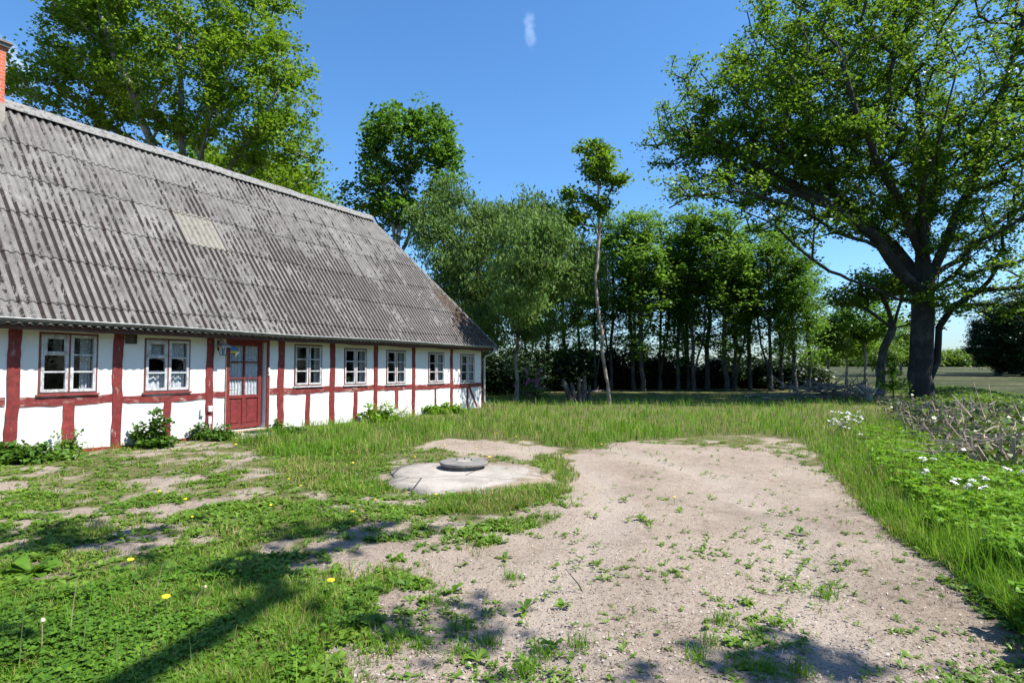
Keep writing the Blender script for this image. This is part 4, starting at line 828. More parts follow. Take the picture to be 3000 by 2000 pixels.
# the wood: tall slim trees in several shapes, copied
protos = []
for k in range(6):
    rs_ = random.Random(70 + k); h = 10.4 + rs_.uniform(-.6, .8)
    tr = [[(0, 0, -.1), (rs_.uniform(-.25, .25), 0, h * .25), (rs_.uniform(-.3, .3), rs_.uniform(-.3, .3), h * .55), (rs_.uniform(-.2, .2), 0, h * .95)]]
    if k in (1, 3, 4): tr.append([(.1, 0, .3), (.6, .2, h * .3), (.9, .3, h * .6), (1.1, .2, h * .85)])
    env = [E((0, 0, h * .76), (1.9, 1.9, h * .26)), E((-.2, .1, h * .92), (1.2, 1.2, h * .13)), E((.2, 0, h * .60), (1.9, 1.9, h * .24)), E((-.3, .2, h * .36), (1.5, 1.3, h * .18))]
    p_ = tree('wood_tree', 'x', 'tree', (0, 0, 0), tr, env, 205, 80 + k, .13, ('leaf_wood', 'leaf_dark', 'leaf_dark')[k % 3], 'bark_dark', per=30, L=.24, W=.12, sig=.28, rtip=.009, rmin=.010, step=.6, shell=.3, nz=1.3, upw=.2, pathw=.15)  # darker leaf colour on most of them stands in for the wood's shade
    protos.append(p_)
front = [(1440, 38, 700), (1600, 37, 690), (1660, 40, 720), (1743, 37, 690), (1790, 38, 640), (1857, 37.5, 600), (1884, 36, 615), (1935, 39, 600), (1986, 37, 640), (2015, 40, 600), (2033, 36.5, 590), (2071, 38, 590), (2129, 36, 610), (2154, 37.5, 610), (2196, 39, 600), (2259, 36, 660), (2290, 38, 660), (2330, 35, 700), (2370, 37, 760)]
ordw = ['first', 'second', 'third', 'fourth', 'fifth', 'sixth', 'seventh', 'eighth', 'ninth', 'tenth', 'eleventh', 'twelfth', 'thirteenth', 'fourteenth', 'fifteenth', 'sixteenth', 'seventeenth', 'eighteenth', 'nineteenth']
q = random.Random(5); used = set()
def put_proto(k, px, Y, ptop, lab, grp):
    k = k % 6; o = protos[k] if k not in used else copy_tree(protos[k]); used.add(k)
    loc = place(px, 1140, Y); h = CAMZ + (1075 - ptop) / F * Y - loc[2]; s = h / 10.9
    o.location = loc; o.rotation_euler = (0, 0, q.uniform(0, 6.28)); o.scale = (max(.8, s) * q.uniform(.85, 1.1),) * 2 + (s,)
    o['label'] = lab; o['group'] = grp; return o
for i, (px, Y, pt) in enumerate(front): put_proto(i, px, Y, pt + q.uniform(-10, 20), '%s tall slim tree from the left in the front row of the wood' % ordw[i], 'trees in the front row of the wood')
back = [(1380, 46, 760), (1540, 45, 740), (1700, 45, 740), (1860, 44, 720), (2010, 45, 720), (2160, 45, 720), (2310, 45, 780)]
for i, (px, Y, pt) in enumerate(back): put_proto(i * 5 + 2, px, Y, pt, '%s tree from the left in the dark back row of the wood' % ordw[i], 'trees in the back row of the wood')
# dark undergrowth under the wood
up_ = None
def bushmesh(seed, leafm, r=(1.6, 1.2, 1.3), tips=150, per=50, L=.2, W=.13, sig=.28, bark='bark_dark', name='bush', droop=0):
    return tree(name, 'x', 'bush', (0, 0, 0), [[(0, 0, -.1), (0, 0, r[2] * .5)], [(.1, 0, 0), (r[0] * .4, 0, r[2] * .6)], [(-.1, 0, 0), (-r[0] * .4, .1, r[2] * .6)]], [E((0, 0, r[2] * .95), r), E((r[0] * .3, 0, r[2] * .5), (r[0] * .8, r[1] * .8, r[2] * .5))], tips, seed, .05, leafm, bark, per=per, L=L, W=W, sig=sig, rmin=.006, step=.3, shell=.5, name_=None) if False else \
        tree(name, 'x', 'bush', (0, 0, 0), [[(0, 0, -.1), (0, 0, r[2] * .5)], [(.1, 0, 0), (r[0] * .4, 0, r[2] * .6)], [(-.1, 0, 0), (-r[0] * .4, .1, r[2] * .6)]], [E((0, 0, r[2] * .95), r), E((r[0] * .3, 0, r[2] * .5), (r[0] * .8, r[1] * .8, r[2] * .5))], tips, seed, .05, leafm, bark, per=per, L=L, W=W, sig=sig, rmin=.006, step=.3, shell=.5, droop=droop)
ub = [bushmesh(90, 'leaf_evergreen_shade', name='understorey_bush'), bushmesh(91, 'leaf_evergreen_shade', (1.9, 1.2, 1.0), name='understorey_bush')]
ups = [(1250, 40), (1330, 38), (1400, 31), (1470, 33), (1540, 36), (1610, 41), (1690, 41), (1760, 42), (1830, 41), (1900, 42), (1975, 41), (2050, 42), (2120, 41), (2190, 42), (2260, 41), (2330, 40), (1440, 41), (2230, 44), (1655, 37)]
for i, (px, Y) in enumerate(ups):
    o = ub[i] if i < 2 else copy_tree(ub[i % 2]); loc = place(px, 1140, Y); o.location = loc; s = q.uniform(.85, 1.2); o.scale = (s * 1.1, s, s); o.rotation_euler = (0, 0, q.uniform(-.5, .5) + 3.14 * (i % 2))
    tag(o, '%s dark bush from the left under the trees of the wood' % ordw[i], 'bush', 'dark undergrowth bushes in the wood')
# far hedge across the field
fb = [bushmesh(92, 'leaf_hedge', (4.2, 2.5, 2.0), 190, 55, .5, .35, .7, name='hedge_bush'), bushmesh(93, 'leaf_hedge', (3.5, 2.5, 1.6), 170, 55, .5, .35, .7, name='hedge_bush')]
px = 2380; i = 0
while px < 3060:
    Y = 150 + q.uniform(-4, 4); o = fb[i] if i < 2 else copy_tree(fb[i % 2]); o.location = place(px, 1075, Y); s = q.uniform(.8, 1.25); o.scale = (s * 1.2, s, s * q.uniform(.8, 1.2)); o.rotation_euler = (0, 0, q.uniform(-.4, .4))
    tag(o, '%s rounded green bush from the left in the far hedge across the field' % ordw[i], 'bush', 'bushes of the far hedge'); px += 36; i += 1
for i, (px, Y, h, lab) in enumerate([(2470, 170, 9, 'distant tree over the far hedge behind the young trees'), (2560, 175, 8, 'distant tree over the far hedge left of the crooked stem'), (2655, 165, 8.5, 'distant tree over the hedge close left of the oak trunk'), (2840, 175, 6, 'distant low tree over the hedge right of the oak trunk'), (2900, 180, 5.5, 'distant small tree over the hedge before the dark trees')]):
    o = copy_tree(fb[i % 2]); o.name = 'distant_tree'; o.location = place(px, 1070, Y); o.scale = (1.5, 1.5, h / 3.9); tag(o, lab, 'tree', 'distant trees')
# shade trees just outside the picture: their shadows lie on the yard and verge
for lc, cr, sd, tp, lab in [((6.6, -2.5, 0), [E((-6.4, 4.9, 8), (1.1, .6, .3)), E((-5.2, 6.2, 8.2), (1.2, .6, .3)), E((-3.6, 5.3, 7.8), (.9, .4, .3)), E((-4.8, 4.1, 8), (1.0, .35, .3)), E((-2.6, 6.4, 8), (1.2, .4, .3)), E((-1.9, 4.4, 8.3), (1.5, .35, .3)), E((.6, 4, 7.6), (1.4, .4, .3))], 41, 58, 'shade tree beside the track right of the viewer'),
                            ((20.5, 10.5, 0), [E((-.6, .8, 8.6), (3.2, 2.2, 2.2)), E((-2.6, 2.6, 9.6), (1.8, 1.4, 1.4))], 43, 190, 'shade tree on the field edge just right of the picture')]:
    tree('shade_tree', lab, 'tree', lc, [[(0, 0, -.1), (.1, .1, 3), (-.2, 1.0, 5.5), (cr[0][0][0] * .5, cr[0][0][1] * .5, 7.2)]], cr, tp, sd, .26, 'leaf_maple', 'bark_grey', per=17 if sd == 41 else 60, L=.17, W=.13, sig=.16 if sd == 41 else .27, shell=.2)
for i, (x_, y_, s_) in enumerate([(62, -20, 1.2), (60, -6, 1.4), (64, 8, 1.1), (66, 20, 1.3), (70, 34, 1.5), (78, 50, 1.2), (58, -36, 1.4), (52, -50, 1.2), (40, -62, 1.4), (24, -60, 1.3)]):
    o = copy_tree(field_trees[i % 3]); o.location = (x_, y_, gz(x_, y_)); o.scale = (s_ * 1.5, s_ * 1.5, s_); tag(o, '%s dark field tree outside the picture, counted from the far right corner' % ordw[i], 'tree', 'dark trees across the field')
# ---------------------------------------------------------------- shrubs
def shrub(name, label, loc, r, tips, seed, leafm, per=26, L=.08, W=.06, sig=.07, droop=0, rb=.02, group=None, cat='bush'):
    q_ = random.Random(seed); env = [E((0, 0, r[2] * .55), (r[0], r[1], r[2] * .5)), E((r[0] * .4, 0, r[2] * .35), (r[0], r[1], r[2] * .3))]; tr = [[(0, 0, -.05), (0, 0, r[2] * .3)]]
    for k in range(6):
        x_, y_, h_ = q_.uniform(-.9, .9) * r[0], q_.uniform(-.5, .5) * r[1], r[2] * q_.uniform(1.0, 2.1); env.append(E((x_, y_, h_ * .75), (r[0] * .16, r[1] * .16, h_ * .3))); tr.append([(x_ * .4, y_ * .4, 0), (x_ * .8, y_ * .8, h_ * .5), (x_, y_, h_)])
    return tree(name, label, cat, loc, tr, env, tips, seed, rb, leafm, 'stick', per=int(per * .6), L=L, W=W, sig=sig, step=.12, shell=.2, rtip=.003, rmin=.0, droop=droop, group=group)
def onwall(px, o=.35):   # foot point beside the wall seen at photo column px
    r = ray(px, 1200); A_ = np.array([[r[0], -DV[0]], [r[1], -DV[1]]]); bb = (O3 + MV * o)[:2]; t, s = np.linalg.solve(A_, bb); x, y = r[0] * t, r[1] * t; return (x, y, gz(x, y))
g_ = 'bushes along the house wall'
shrub('wall_bush', 'large-leaved bush against the wall under the second window', onwall(445, .35), (.36, .25, .32), 110, 101, 'leaf_shrub', 26, .09, .07, .06, group=g_)
shrub('wall_bush', 'low dark bush left of the doorstep under the lantern post', onwall(620, .35), (.42, .25, .20), 120, 102, 'leaf_shrub', 26, .07, .05, .06, group=g_)
shrub('wall_bush', 'small leafy weed growing up the short red stud', onwall(200, .25), (.16, .15, .25), 46, 103, 'leaf_weed', 22, .07, .05, .05, group=g_)
shrub('wall_bush', 'low broad-leaved bush at the left edge by the first post', onwall(40, .45), (.45, .3, .16), 90, 104, 'leaf_shrub', 26, .09, .08, .06, group=g_)
shrub('wall_bush', 'broad-leaved clump at the wall foot between the first two posts', onwall(130, .5), (.42, .3, .12), 80, 109, 'leaf_weed', 26, .09, .08, .06, group=g_)
shrub('wall_bush', 'yellow-green leafy bush at the wall between fourth and fifth windows', onwall(1100, .4), (.50, .3, .30), 90, 105, 'leaf_elder', 22, .09, .07, .07, group=g_)
shrub('wall_bush', 'sparse seeding weed clump by the wall under the fifth window', onwall(1160, .3), (.50, .3, .36), 46, 110, 'leaf_yellowgreen', 14, .05, .03, .07, group=g_)
shrub('wall_bush', 'leafy clump at the wall foot near the sixth window', onwall(1290, .45), (.7, .3, .22), 90, 106, 'leaf_elder', 24, .10, .07, .08, group=g_)
shrub('wall_bush', 'dark leafy weeds right of the doorstep', onwall(835, .75), (.40, .3, .13), 80, 107, 'leaf_shrub', 26, .07, .04, .06, group=g_)
# pink-flowering bush
lo = place(1550, 1165)
rh = shrub('rhododendron', 'loose bush with pink blossoms beside the thin pale stem', lo, (.75, .6, .72), 150, 120, 'leaf_silver', 12, .16, .06, .14, rb=.03)
rs = np.random.RandomState(8); C = np.array([[rs.uniform(-.75, .7), rs.uniform(-.6, -.2), rs.uniform(.2, 1.4)] for _ in range(16)]); C2 = np.repeat(C, 14, 0) + rs.normal(0, .045, (16 * 14, 3)); V, Q = leaf_quads(C2, rs, .07, .06); mesh_np('blossoms', V, Q, M['petal_pink'], rh)
# little spruce
def spruce(loc, h, label):
    e = empty('spruce_sapling', loc, 0, label, 'sapling'); b = MB(); b.tube([(0, 0, -.05), (.02, 0, h * .5), (0, 0, h)], [.03, .02, .006], 6); b.build('trunk', M['bark_dark'], e)
    rs = np.random.RandomState(4); C = []
    for k in range(90):
        z = h * (.33 + .62 * rs.rand()); a = rs.uniform(0, 6.28); Lb = (h * 1.02 - z) * .52 + .1; n = int(18 * Lb / .5) + 4; u = rs.rand(n) * Lb
        C.append(np.stack([np.cos(a) * u, np.sin(a) * u, z + .12 * u + 0 * u], -1) + rs.normal(0, .03, (n, 3)))
    V, Q = leaf_quads(np.concatenate(C), rs, .12, .045); mesh_np('crown', V, Q, M['leaf_dark'], e)
spruce(place(2617, 1185, 23.5), 1.75, 'young spruce standing just left of the oak trunk')
# ---------------------------------------------------------------- stumps, logs, brush
def sticks(b, rs, n, c, spread, Ls, rad, upright=True, lean=.25, sides=6):
    for _ in range(n):
        x = c[0] + rs.normal(0, spread[0]); y = c[1] + rs.normal(0, spread[1]); L = rs.uniform(*Ls); r = rs.uniform(*rad)
        if upright: d = Vector((rs.normal(0, lean), rs.normal(0, lean), 1)).normalized()
        else: d = Vector((rs.normal(0, 1), rs.normal(0, .5), rs.normal(.05, .22))).normalized()
        p = Vector((x, y, c[2] + (0 if upright else rs.uniform(0, spread[2])))); q_ = p + d * L * .5 + Vector(rs.normal(0, .03 * L, 3)); b.tube([p, q_, p + d * L], [r, r * .92, r * (.85 if upright else .5)], sides)
def stool(px, py, seed, label, n=34, w=.35, hgt=(.25, .65)):
    x, y = gp(px, py); rs = np.random.RandomState(seed); e = empty('cut_hedge_stump', (x, y, gz(x, y)), 0, label, 'stump', 'cut-back stumps of the old hedge')
    b = MB(); sticks(b, rs, int(n * 1.5), (0, 0, -.05), (w * 1.15, w * .8), hgt, (.010, .030), True, .42); sticks(b, rs, int(n * 1.3), (0, 0, .0), (w * 1.3, w * .9, .5), (.35, .9), (.005, .013), False, sides=4); b.build('shoots', M['stick'], e)
    b = MB(); b.lathe([(.20, -.1), (.17, .12), (.15, .2)], 14, (rs.uniform(-.1, .1), rs.uniform(-.1, .1), 0), .12, seed); b.build('stump_base', M['stick'], e)
    C = np.stack([rs.normal(0, w * 1.2, 300), rs.normal(0, w * .9, 300), np.abs(rs.normal(.22, .18, 300))], -1); V, Q = leaf_quads(C, rs, .10, .085, .8); mesh_np('ivy', V, Q, M['leaf_ivy'], e)
    for _ in range(5):
        xx, yy_, zz, r = rs.normal(0, w), rs.normal(0, w * .5), rs.uniform(.15, .42), rs.uniform(.03, .07); cf = MB(); cf.lathe([(r * 1.1, -zz - .05), (r, -.01), (r * .97, 0)], 10, (xx, yy_, zz)); cf.build('cut_end', M['cut_wood'], e)
st_ = [(2662, 1212, 'splintered grey end of the cut hedge nearest the oak'), (2712, 1232, 'cut stump with long pale shoots in front of the oak trunk'), (2762, 1245, 'ivy-grown cut stump right of the oak trunk'), (2815, 1262, 'cut stump with upright pale stakes, middle of the hedge'), (2850, 1285, 'cut stump with reddish leaves beside the stakes'), (2885, 1312, 'broad cut stump with sawn flat top'),
       (2915, 1340, 'cut stump behind the sawn flat top near the right edge'), (2950, 1372, 'cut stump with rusty leaves near the right edge'), (2990, 1405, 'lowest thorny cut stump at the right picture edge'), (2925, 1270, 'rear cut stump on the field side of the hedge'), (2990, 1300, 'rear cut stump at the right edge on the field side'), (2780, 1285, 'brambly cut stump on the yard side of the hedge'), (3030, 1360, 'cut stump half outside the right picture edge')]
for i, (px, py, lab) in enumerate(st_): stool(px, py, 200 + i, lab, n=30 if i else 18, w=.30 + .02 * (i % 3), hgt=(.26, .64) if i != 3 else (.4, .85))
def brush():
    x, y = gp(2440, 1168); rs = np.random.RandomState(33); e = empty('brush_pile', (x, y, gz(x, y)), 0, 'heap of grey cut branches by the right end of the wood', 'brush pile')
    b = MB(); 
    for k in range(9): sticks(b, rs, 26, (-1.7 + k * .42, rs.uniform(-.2, .2), 0), (.3, .35, .55), (.5, 1.8), (.008, .03), False, sides=5)
    b.build('branches', M['old_wood'], e); b = MB(); sticks(b, rs, 34, (1.4, 0, .3), (.38, .3), (.3, .7), (.012, .03), True, .5, 5); b.build('upright_branches', M['stick'], e)
    x, y = gp(2543, 1172); e = empty('tree_stump', (x, y, gz(x, y)), 0, 'pale torn tree stump at the right end of the brush pile', 'stump'); b = MB(); b.lathe([(.22, -.1), (.19, .15), (.17, .55)], 14, (0, 0, 0), .1, 5); b.build('bole', M['bark_pale'], e)
    b = MB(); b.lathe([(.165, .55), (.14, .58)], 14, (0, 0, 0), .1, 5); sticks(b, rs, 14, (0, 0, .3), (.15, .12), (.2, .5), (.012, .03), True, .5); b.build('splinters', M['cut_wood'], e)
brush()
def log(px0, py0, px1, py1, r, label, mat='old_wood'):
    x0, y0 = gp(px0, py0); x1, y1 = gp(px1, py1); z0 = gz(x0, y0) + r; z1 = gz(x1, y1) + r; o = empty('log', (x0, y0, z0), 0, label, 'log', 'logs at the wood edge'); d = Vector((x1 - x0, y1 - y0, z1 - z0)); n = 8
    rn = random.Random(int(px0)); pts = [d * (i / n) + Vector((0, rn.uniform(-.05, .05), rn.uniform(-.01, .02))) for i in range(n + 1)]; b = MB(); b.tube(pts, [r * (1 - .4 * i / n) for i in range(n + 1)], 10); b.build('stem', M[mat], o, smooth=True)
    b = MB(); b.tube([pts[3], pts[3] + Vector((.1, 0, .3))], [r * .4, r * .2], 6); b.build('branch_stub', M[mat], o)
log(2180, 1164, 2345, 1160, .07, 'long pale log lying at the wood edge'); log(2230, 1170, 2300, 1175, .05, 'short stick in front of the long log', 'bark_pale'); log(1735, 1150, 1770, 1146, .06, 'dark log lying behind the slim tree')
def split_stump():
    x, y = gp(1695, 1178); e = empty('split_stump', (x, y, gz(x, y)), 0, 'grey weathered split stump left of the slim tree', 'stump'); rs = np.random.RandomState(6)
    for dx, h, r, lean in ((-.30, 1.0, .13, -.38), (-.12, .85, .11, -.2), (.05, 1.05, .12, -.02), (.22, 1.12, .13, .04), (.40, .7, .08, .1)):
        b = MB(); b.tube([(dx, 0, -.1), (dx + lean * .3, .03, h * .3), (dx + lean * .7, .0, h * .7), (dx + lean, 0, h)], [r * 1.25, r * 1.05, r * .8, r * .35], 7); o = b.build('splinter', M['bark_dark'], e)
split_stump()
# ---------------------------------------------------------------- ground cover
def scatter(n, ylo=1160, yhi=2120, seed=0, pw=1.0):
    rs = np.random.RandomState(seed); py = ylo + (yhi - ylo) * rs.rand(n) ** pw; px = rs.uniform(-260, 3260, n)
    u = (px - 1500) / F; v = (1000 - py) / F; rz_ = SP + CP * v; t = -CAMZ / rz_; x = u * t; y = (CP - SP * v) * t
    s, o = house_so(x, y); ok = ~((o < .04) & (s > -8) & (s < 14.2)) & (x < xfield(y) + .5); return x[ok], y[ok], rs
def blades(x, y, rs, h, w, lean=.45, z0=None):
    n = len(x); z = H(x, y) if z0 is None else z0; a = rs.uniform(0, 6.283, n); l = h * rs.uniform(.1, lean * 2, n); dx = np.cos(a) * l; dy = np.sin(a) * l; b = a + rs.uniform(-.9, .9, n) + 1.57; wx = np.cos(b) * w / 2; wy = np.sin(b) * w / 2
    B = np.stack([x, y, z - .01], -1); W = np.stack([wx, wy, 0 * wx], -1); Mid = B + np.stack([dx * .35, dy * .35, h * .6], -1); Tp = B + np.stack([dx, dy, h * (1 - .25 * (l / h))], -1)
    V = np.stack([B - W, B + W, Mid + W * .8, Mid - W * .8, Tp], 1).reshape(-1, 3); i = np.arange(n)[:, None] * 5; return V, i + np.array([[0, 1, 2, 3]]), i + np.array([[3, 2, 4]])
def build_blades(name, x, y, rs, h, w, mat, lean=.45):
    V, Q, T = blades(x, y, rs, h, w, lean); o = mesh_np(name, V, Q, mat, T=T); return o
# lawn and verge grass, and thin grass in the yard
x, y, rs = scatter(520000, 1158, 2120, 1, .8); cv = cover(x, y); lawn = inpoly(*jit(x, y, .25, 1.3), LAWN) | (y > 25); ver = inpoly(x, y, VERGE)
clump = fbm(x * 3.2, y * 3.2, 5); pr = np.where(lawn | ver, .95, np.clip((cv - .18) * 1.3, 0, 1) * np.clip((clump - .38) * 3.2, 0.02, 1)); el = inpoly(x, y, ELDER); pr = np.where(inpoly(x, y, RING[0]) | inpoly(x, y, RING[1]) | inpoly(x, y, RING[2]), .95, pr); pr = np.where(el, .5, pr); pr = np.where(inpoly(x, y, CLOVER), np.clip((fbm(x * 2.2, y * 2.2, 7) - .28) * 2.8, .2, .9), pr); pr = np.where(in_slab(x, y, -.07), 0, pr)
s_, o_ = house_so(x, y); pr = np.where((s_ > 3.7) & (s_ < 4.95) & (o_ < .75), 0, pr)
k = rs.rand(len(x)) < pr; x, y, lawn, ver, cv, clump = x[k], y[k], lawn[k], ver[k], cv[k], clump[k]
vin = sum(inpoly(x + .9 * math.cos(q_ * 1.05), y + .9 * math.sin(q_ * 1.05), VERGE) / 6.0 for q_ in range(6))
hh = np.where(lawn, .10 + .16 * fbm(x * .8, y * .8, 1), np.where(ver, (.035 + .20 * vin ** 1.5) * (.5 + fbm(x * 1.7, y * 1.7, 2)), np.where(inpoly(x, y, CLOVER), .04 + .09 * fbm(x * 2.2, y * 2.2, 7), .022 + .05 * clump))) * rs.uniform(.5, 1.4, len(x)); ww = .0035 + .00062 * y
ring = inpoly(x, y, RING[0]) | inpoly(x, y, RING[1]) | inpoly(x, y, RING[2]); hh = np.where(ring, .05 + .09 * fbm(x * 2.5, y * 2.5, 3), hh)
hh = np.where(lawn & ~ver, hh * np.clip(.35 + 1.7 * fbm(x * 2.3, y * 1.6, 7), .45, 1.7), hh)
dry = rs.rand(len(x)) < (.06 + .26 * (~lawn & ~ver) + .34 * (fbm(x * 1.1, y * 1.1, 6) > .56) + .25 * (ver & (fbm(x * 1.7, y * 1.7, 1) > .55)))
for nm, m_, kk in (('grass', 'grass', ~dry), ('dry_grass', 'grass_dry', dry)):
    tag(build_blades(nm, x[kk], y[kk], rs, hh[kk], ww[kk], M[m_]), 'green grass covering the lawn and verge' if nm == 'grass' else 'straw-coloured dry blades mixed into the grass', 'grass', kind='stuff')
xa, ya, rs = scatter(90000, 1190, 2120, 12, .8); s_, o_ = house_so(xa, ya); vv = inpoly(xa, ya, VERGE); nearwall = (o_ > .02) & (o_ < .45) & (s_ > -4) & (s_ < 14) & ~((s_ > 3.6) & (s_ < 5.0)); cl_ = inpoly(xa, ya, CLOVER)
k = rs.rand(len(xa)) < np.where(nearwall, .9, np.where(vv, .42, np.where(cl_, .015, 0))); xa, ya, nearwall, cl_ = xa[k], ya[k], nearwall[k], cl_[k]
tag(build_blades('tall_grass', xa, ya, rs, np.where(nearwall, .10 + .30 * fbm(xa * 1.5, ya * 1.5, 3) ** 1.5, np.where(cl_, .22, .20 + .34 * fbm(xa * 1.2, ya * 1.2, 2))) * rs.uniform(.5, 1.2, len(xa)), .004 + .0005 * ya, M['grass'], .35), 'loose tall grass along the house wall and the verge', 'grass', kind='stuff')
# low leafy weeds: flat rosettes
def rosettes(x, y, rs, size, nl=7, up=.35, asp=.34, z=None, nmid=1):
    n = len(x); zz = H(x, y) if z is None else z; X = np.repeat(x, nl); Y = np.repeat(y, nl); Z = np.repeat(zz, nl); S = np.repeat(size, nl) * rs.uniform(.55, 1.25, n * nl); a = rs.uniform(0, 6.283, n * nl); el_ = rs.uniform(.05, up * 2, n * nl)
    d = np.stack([np.cos(a) * np.cos(el_), np.sin(a) * np.cos(el_), np.sin(el_)], -1); c = np.stack([-np.sin(a), np.cos(a), rs.normal(0, .25, n * nl)], -1); B = np.stack([X, Y, Z + .004], -1); S = S[:, None]; W = S * asp
    p1 = B + d * S * .3; p2 = B + d * S * .72 + np.array([0, 0, -.04]) * S; p3 = B + d * S + np.array([0, 0, -.22]) * S; lift = np.array([0, 0, .12]) * W
    V = np.stack([B, p1 + c * W * .32 + lift, p1 - c * W * .32 + lift, p2 + c * W * .55 + lift, p2 - c * W * .55 + lift, p3, p1, p2], 1).reshape(-1, 3); i = np.arange(n * nl)[:, None] * 8
    Q = np.concatenate([i + np.array([[6, 1, 3, 7]]), i + np.array([[2, 6, 7, 4]])]); T = np.concatenate([i + np.array([[0, 1, 6]]), i + np.array([[0, 6, 2]]), i + np.array([[7, 3, 5]]), i + np.array([[4, 7, 5]])]); return V, Q, T
x, y, rs = scatter(120000, 1290, 2120, 2, .9); cv = cover(x, y); lawn = inpoly(x, y, LAWN); ver = inpoly(x, y, VERGE); clo = inpoly(x, y, CLOVER); n5 = fbm(x * 2.1, y * 2.1, 2); pth = inpoly(*jit(x, y, .28, 1.3), PATH)
pr = np.clip((cv - .25) * 1.0, 0, .7) * np.clip((n5 - .30) * 3, .15, 1); pr = np.where(ver, .10, np.where(lawn, .45, np.where(clo, .25, pr))); pr = np.where(pth, .009 + .05 * (n5 > .56), pr); pr = np.where(in_slab(x, y, .0), 0, pr); k = rs.rand(len(x)) < pr; x, y = x[k], y[k]
sz = rs.uniform(.022, .08, len(x)) * np.where(inpoly(x, y, PATH), .6, 1) * (1 + .02 * y); V, Q, T = rosettes(x, y, rs, sz); tag(mesh_np('weeds', V, Q, M['leaf_weed'], T=T), 'low broad-leaved weeds spreading over the yard', 'weeds', kind='stuff')
x, y, rs = scatter(90000, 1600, 2150, 3, 1.0); k = (rs.rand(len(x)) < np.where(inpoly(*jit(x, y, .3, 2), CLOVER), .75, .0) * np.clip((fbm(x * 2.6, y * 2.6, 4) - .36) * 4, .03, 1)) & (cover(x, y) > .45); x, y = x[k], y[k]
V, Q, T = rosettes(x, y, rs, rs.uniform(.016, .034, len(x)), 3, .2, .95, H(x, y) + rs.uniform(.01, .075, len(x))); tag(mesh_np('clover', V, Q, M['leaf_clover'], T=T), 'dense dark clover mat in the lower left corner', 'clover', kind='stuff')
# lush ground elder and nettles on the right verge
x, y, rs = scatter(60000, 1235, 2120, 4, .9); pr = np.where(inpoly(*jit(x, y, .35, 1.5), ELDER), np.clip((fbm(x * 1.6, y * 1.6, 5) - .28) * 3, .12, .8), 0.0); k = rs.rand(len(x)) < pr; x, y = x[k], y[k]
hz = H(x, y) + rs.uniform(.03, 1, len(x)) ** .6 * (.16 + .2 * fbm(x * 1.1, y * 1.1, 3)); V, Q, T = rosettes(x, y, rs, rs.uniform(.05, .095, len(x)) * (1 + .012 * y), 5, .25, .5, hz); tag(mesh_np('ground_elder', V, Q, M['leaf_elder'], T=T), 'lush bright ground elder along the right verge', 'ground cover', kind='stuff')
# field edge weeds behind the hedge
rs = np.random.RandomState(9); n = 16000; y = rs.uniform(8, 36, n); x = xfield(y) + rs.normal(0, .9, n); V, Q, T = rosettes(x, y, rs, rs.uniform(.08, .16, n), 5, .4, .4, H(x, y) + rs.uniform(0, .3, n)); tag(mesh_np('field_margin_weeds', V, Q, M['leaf_hedge'], T=T), 'rough weeds along the field margin by the hedge', 'weeds', kind='stuff')
# chips, straw and little stones
x, y, rs = scatter(26000, 1300, 2120, 5, 1.0); k = (cover(x, y) < .75) & ~in_slab(x, y, -.1) | (rs.rand(len(x)) < .1); x, y = x[k], y[k]; n = len(x); a = rs.uniform(0, 6.283, n); l = rs.uniform(.004, .016, n) * (1 + .05 * y) * np.where(rs.rand(n) < .06, 2.4, 1); w_ = rs.uniform(.001, .003, n) * (1 + .07 * y); z = H(x, y) + .006
d = np.stack([np.cos(a), np.sin(a), rs.normal(0, .15, n)], -1) * l[:, None]; c = np.stack([-np.sin(a), np.cos(a), 0 * a], -1) * w_[:, None]; B = np.stack([x, y, z], -1); V = np.stack([B - d, B - d * .2 - c, B + d, B + d * .1 + c + [0, 0, .003]], 1).reshape(-1, 3)
ml = NM('litter'); rnd = ml.n.new('ShaderNodeNewGeometry').outputs['Random Per Island']; ml.set(ml.ramp(rnd, [(0, (.07, .045, .03)), (.5, (.18, .13, .09)), (.85, (.28, .22, .16)), (1, (.42, .36, .29))]), .8)
tag(mesh_np('litter', V, np.arange(4 * n).reshape(n, 4), ml.m), 'bits of straw, bark chips and leaf litter on the dirt', 'litter', kind='stuff')
x, y, rs = scatter(5500, 1320, 2120, 6, 1.0); k = (cover(x, y) < .5) & ~in_slab(x, y, 0); x, y = x[k], y[k]; n = len(x); r_ = rs.uniform(.003, .009, n) * (1 + .05 * y); base = np.array([[1, 0, 0], [0, 1, 0], [-1, 0, 0], [0, -1, 0], [0, 0, .7], [0, 0, -.5]]); V = (base[None] * (1 + rs.normal(0, .2, (n, 6, 3))) * r_[:, None, None] + np.stack([x, y, H(x, y) + .003], -1)[:, None]).reshape(-1, 3)
T = (np.arange(n)[:, None, None] * 6 + np.array([[0, 1, 4], [1, 2, 4], [2, 3, 4], [3, 0, 4]])[None]).reshape(-1, 3); ms = NM('stones'); rnd = ms.n.new('ShaderNodeNewGeometry').outputs['Random Per Island']; ms.set(ms.ramp(rnd, [(0, (.2, .18, .165)), (.6, (.32, .28, .24)), (1, (.46, .42, .37))]), .85)
tag(mesh_np('gravel', V, None, ms.m, T=T, smooth=True), 'small stones scattered over the bare track', 'gravel', kind='stuff')
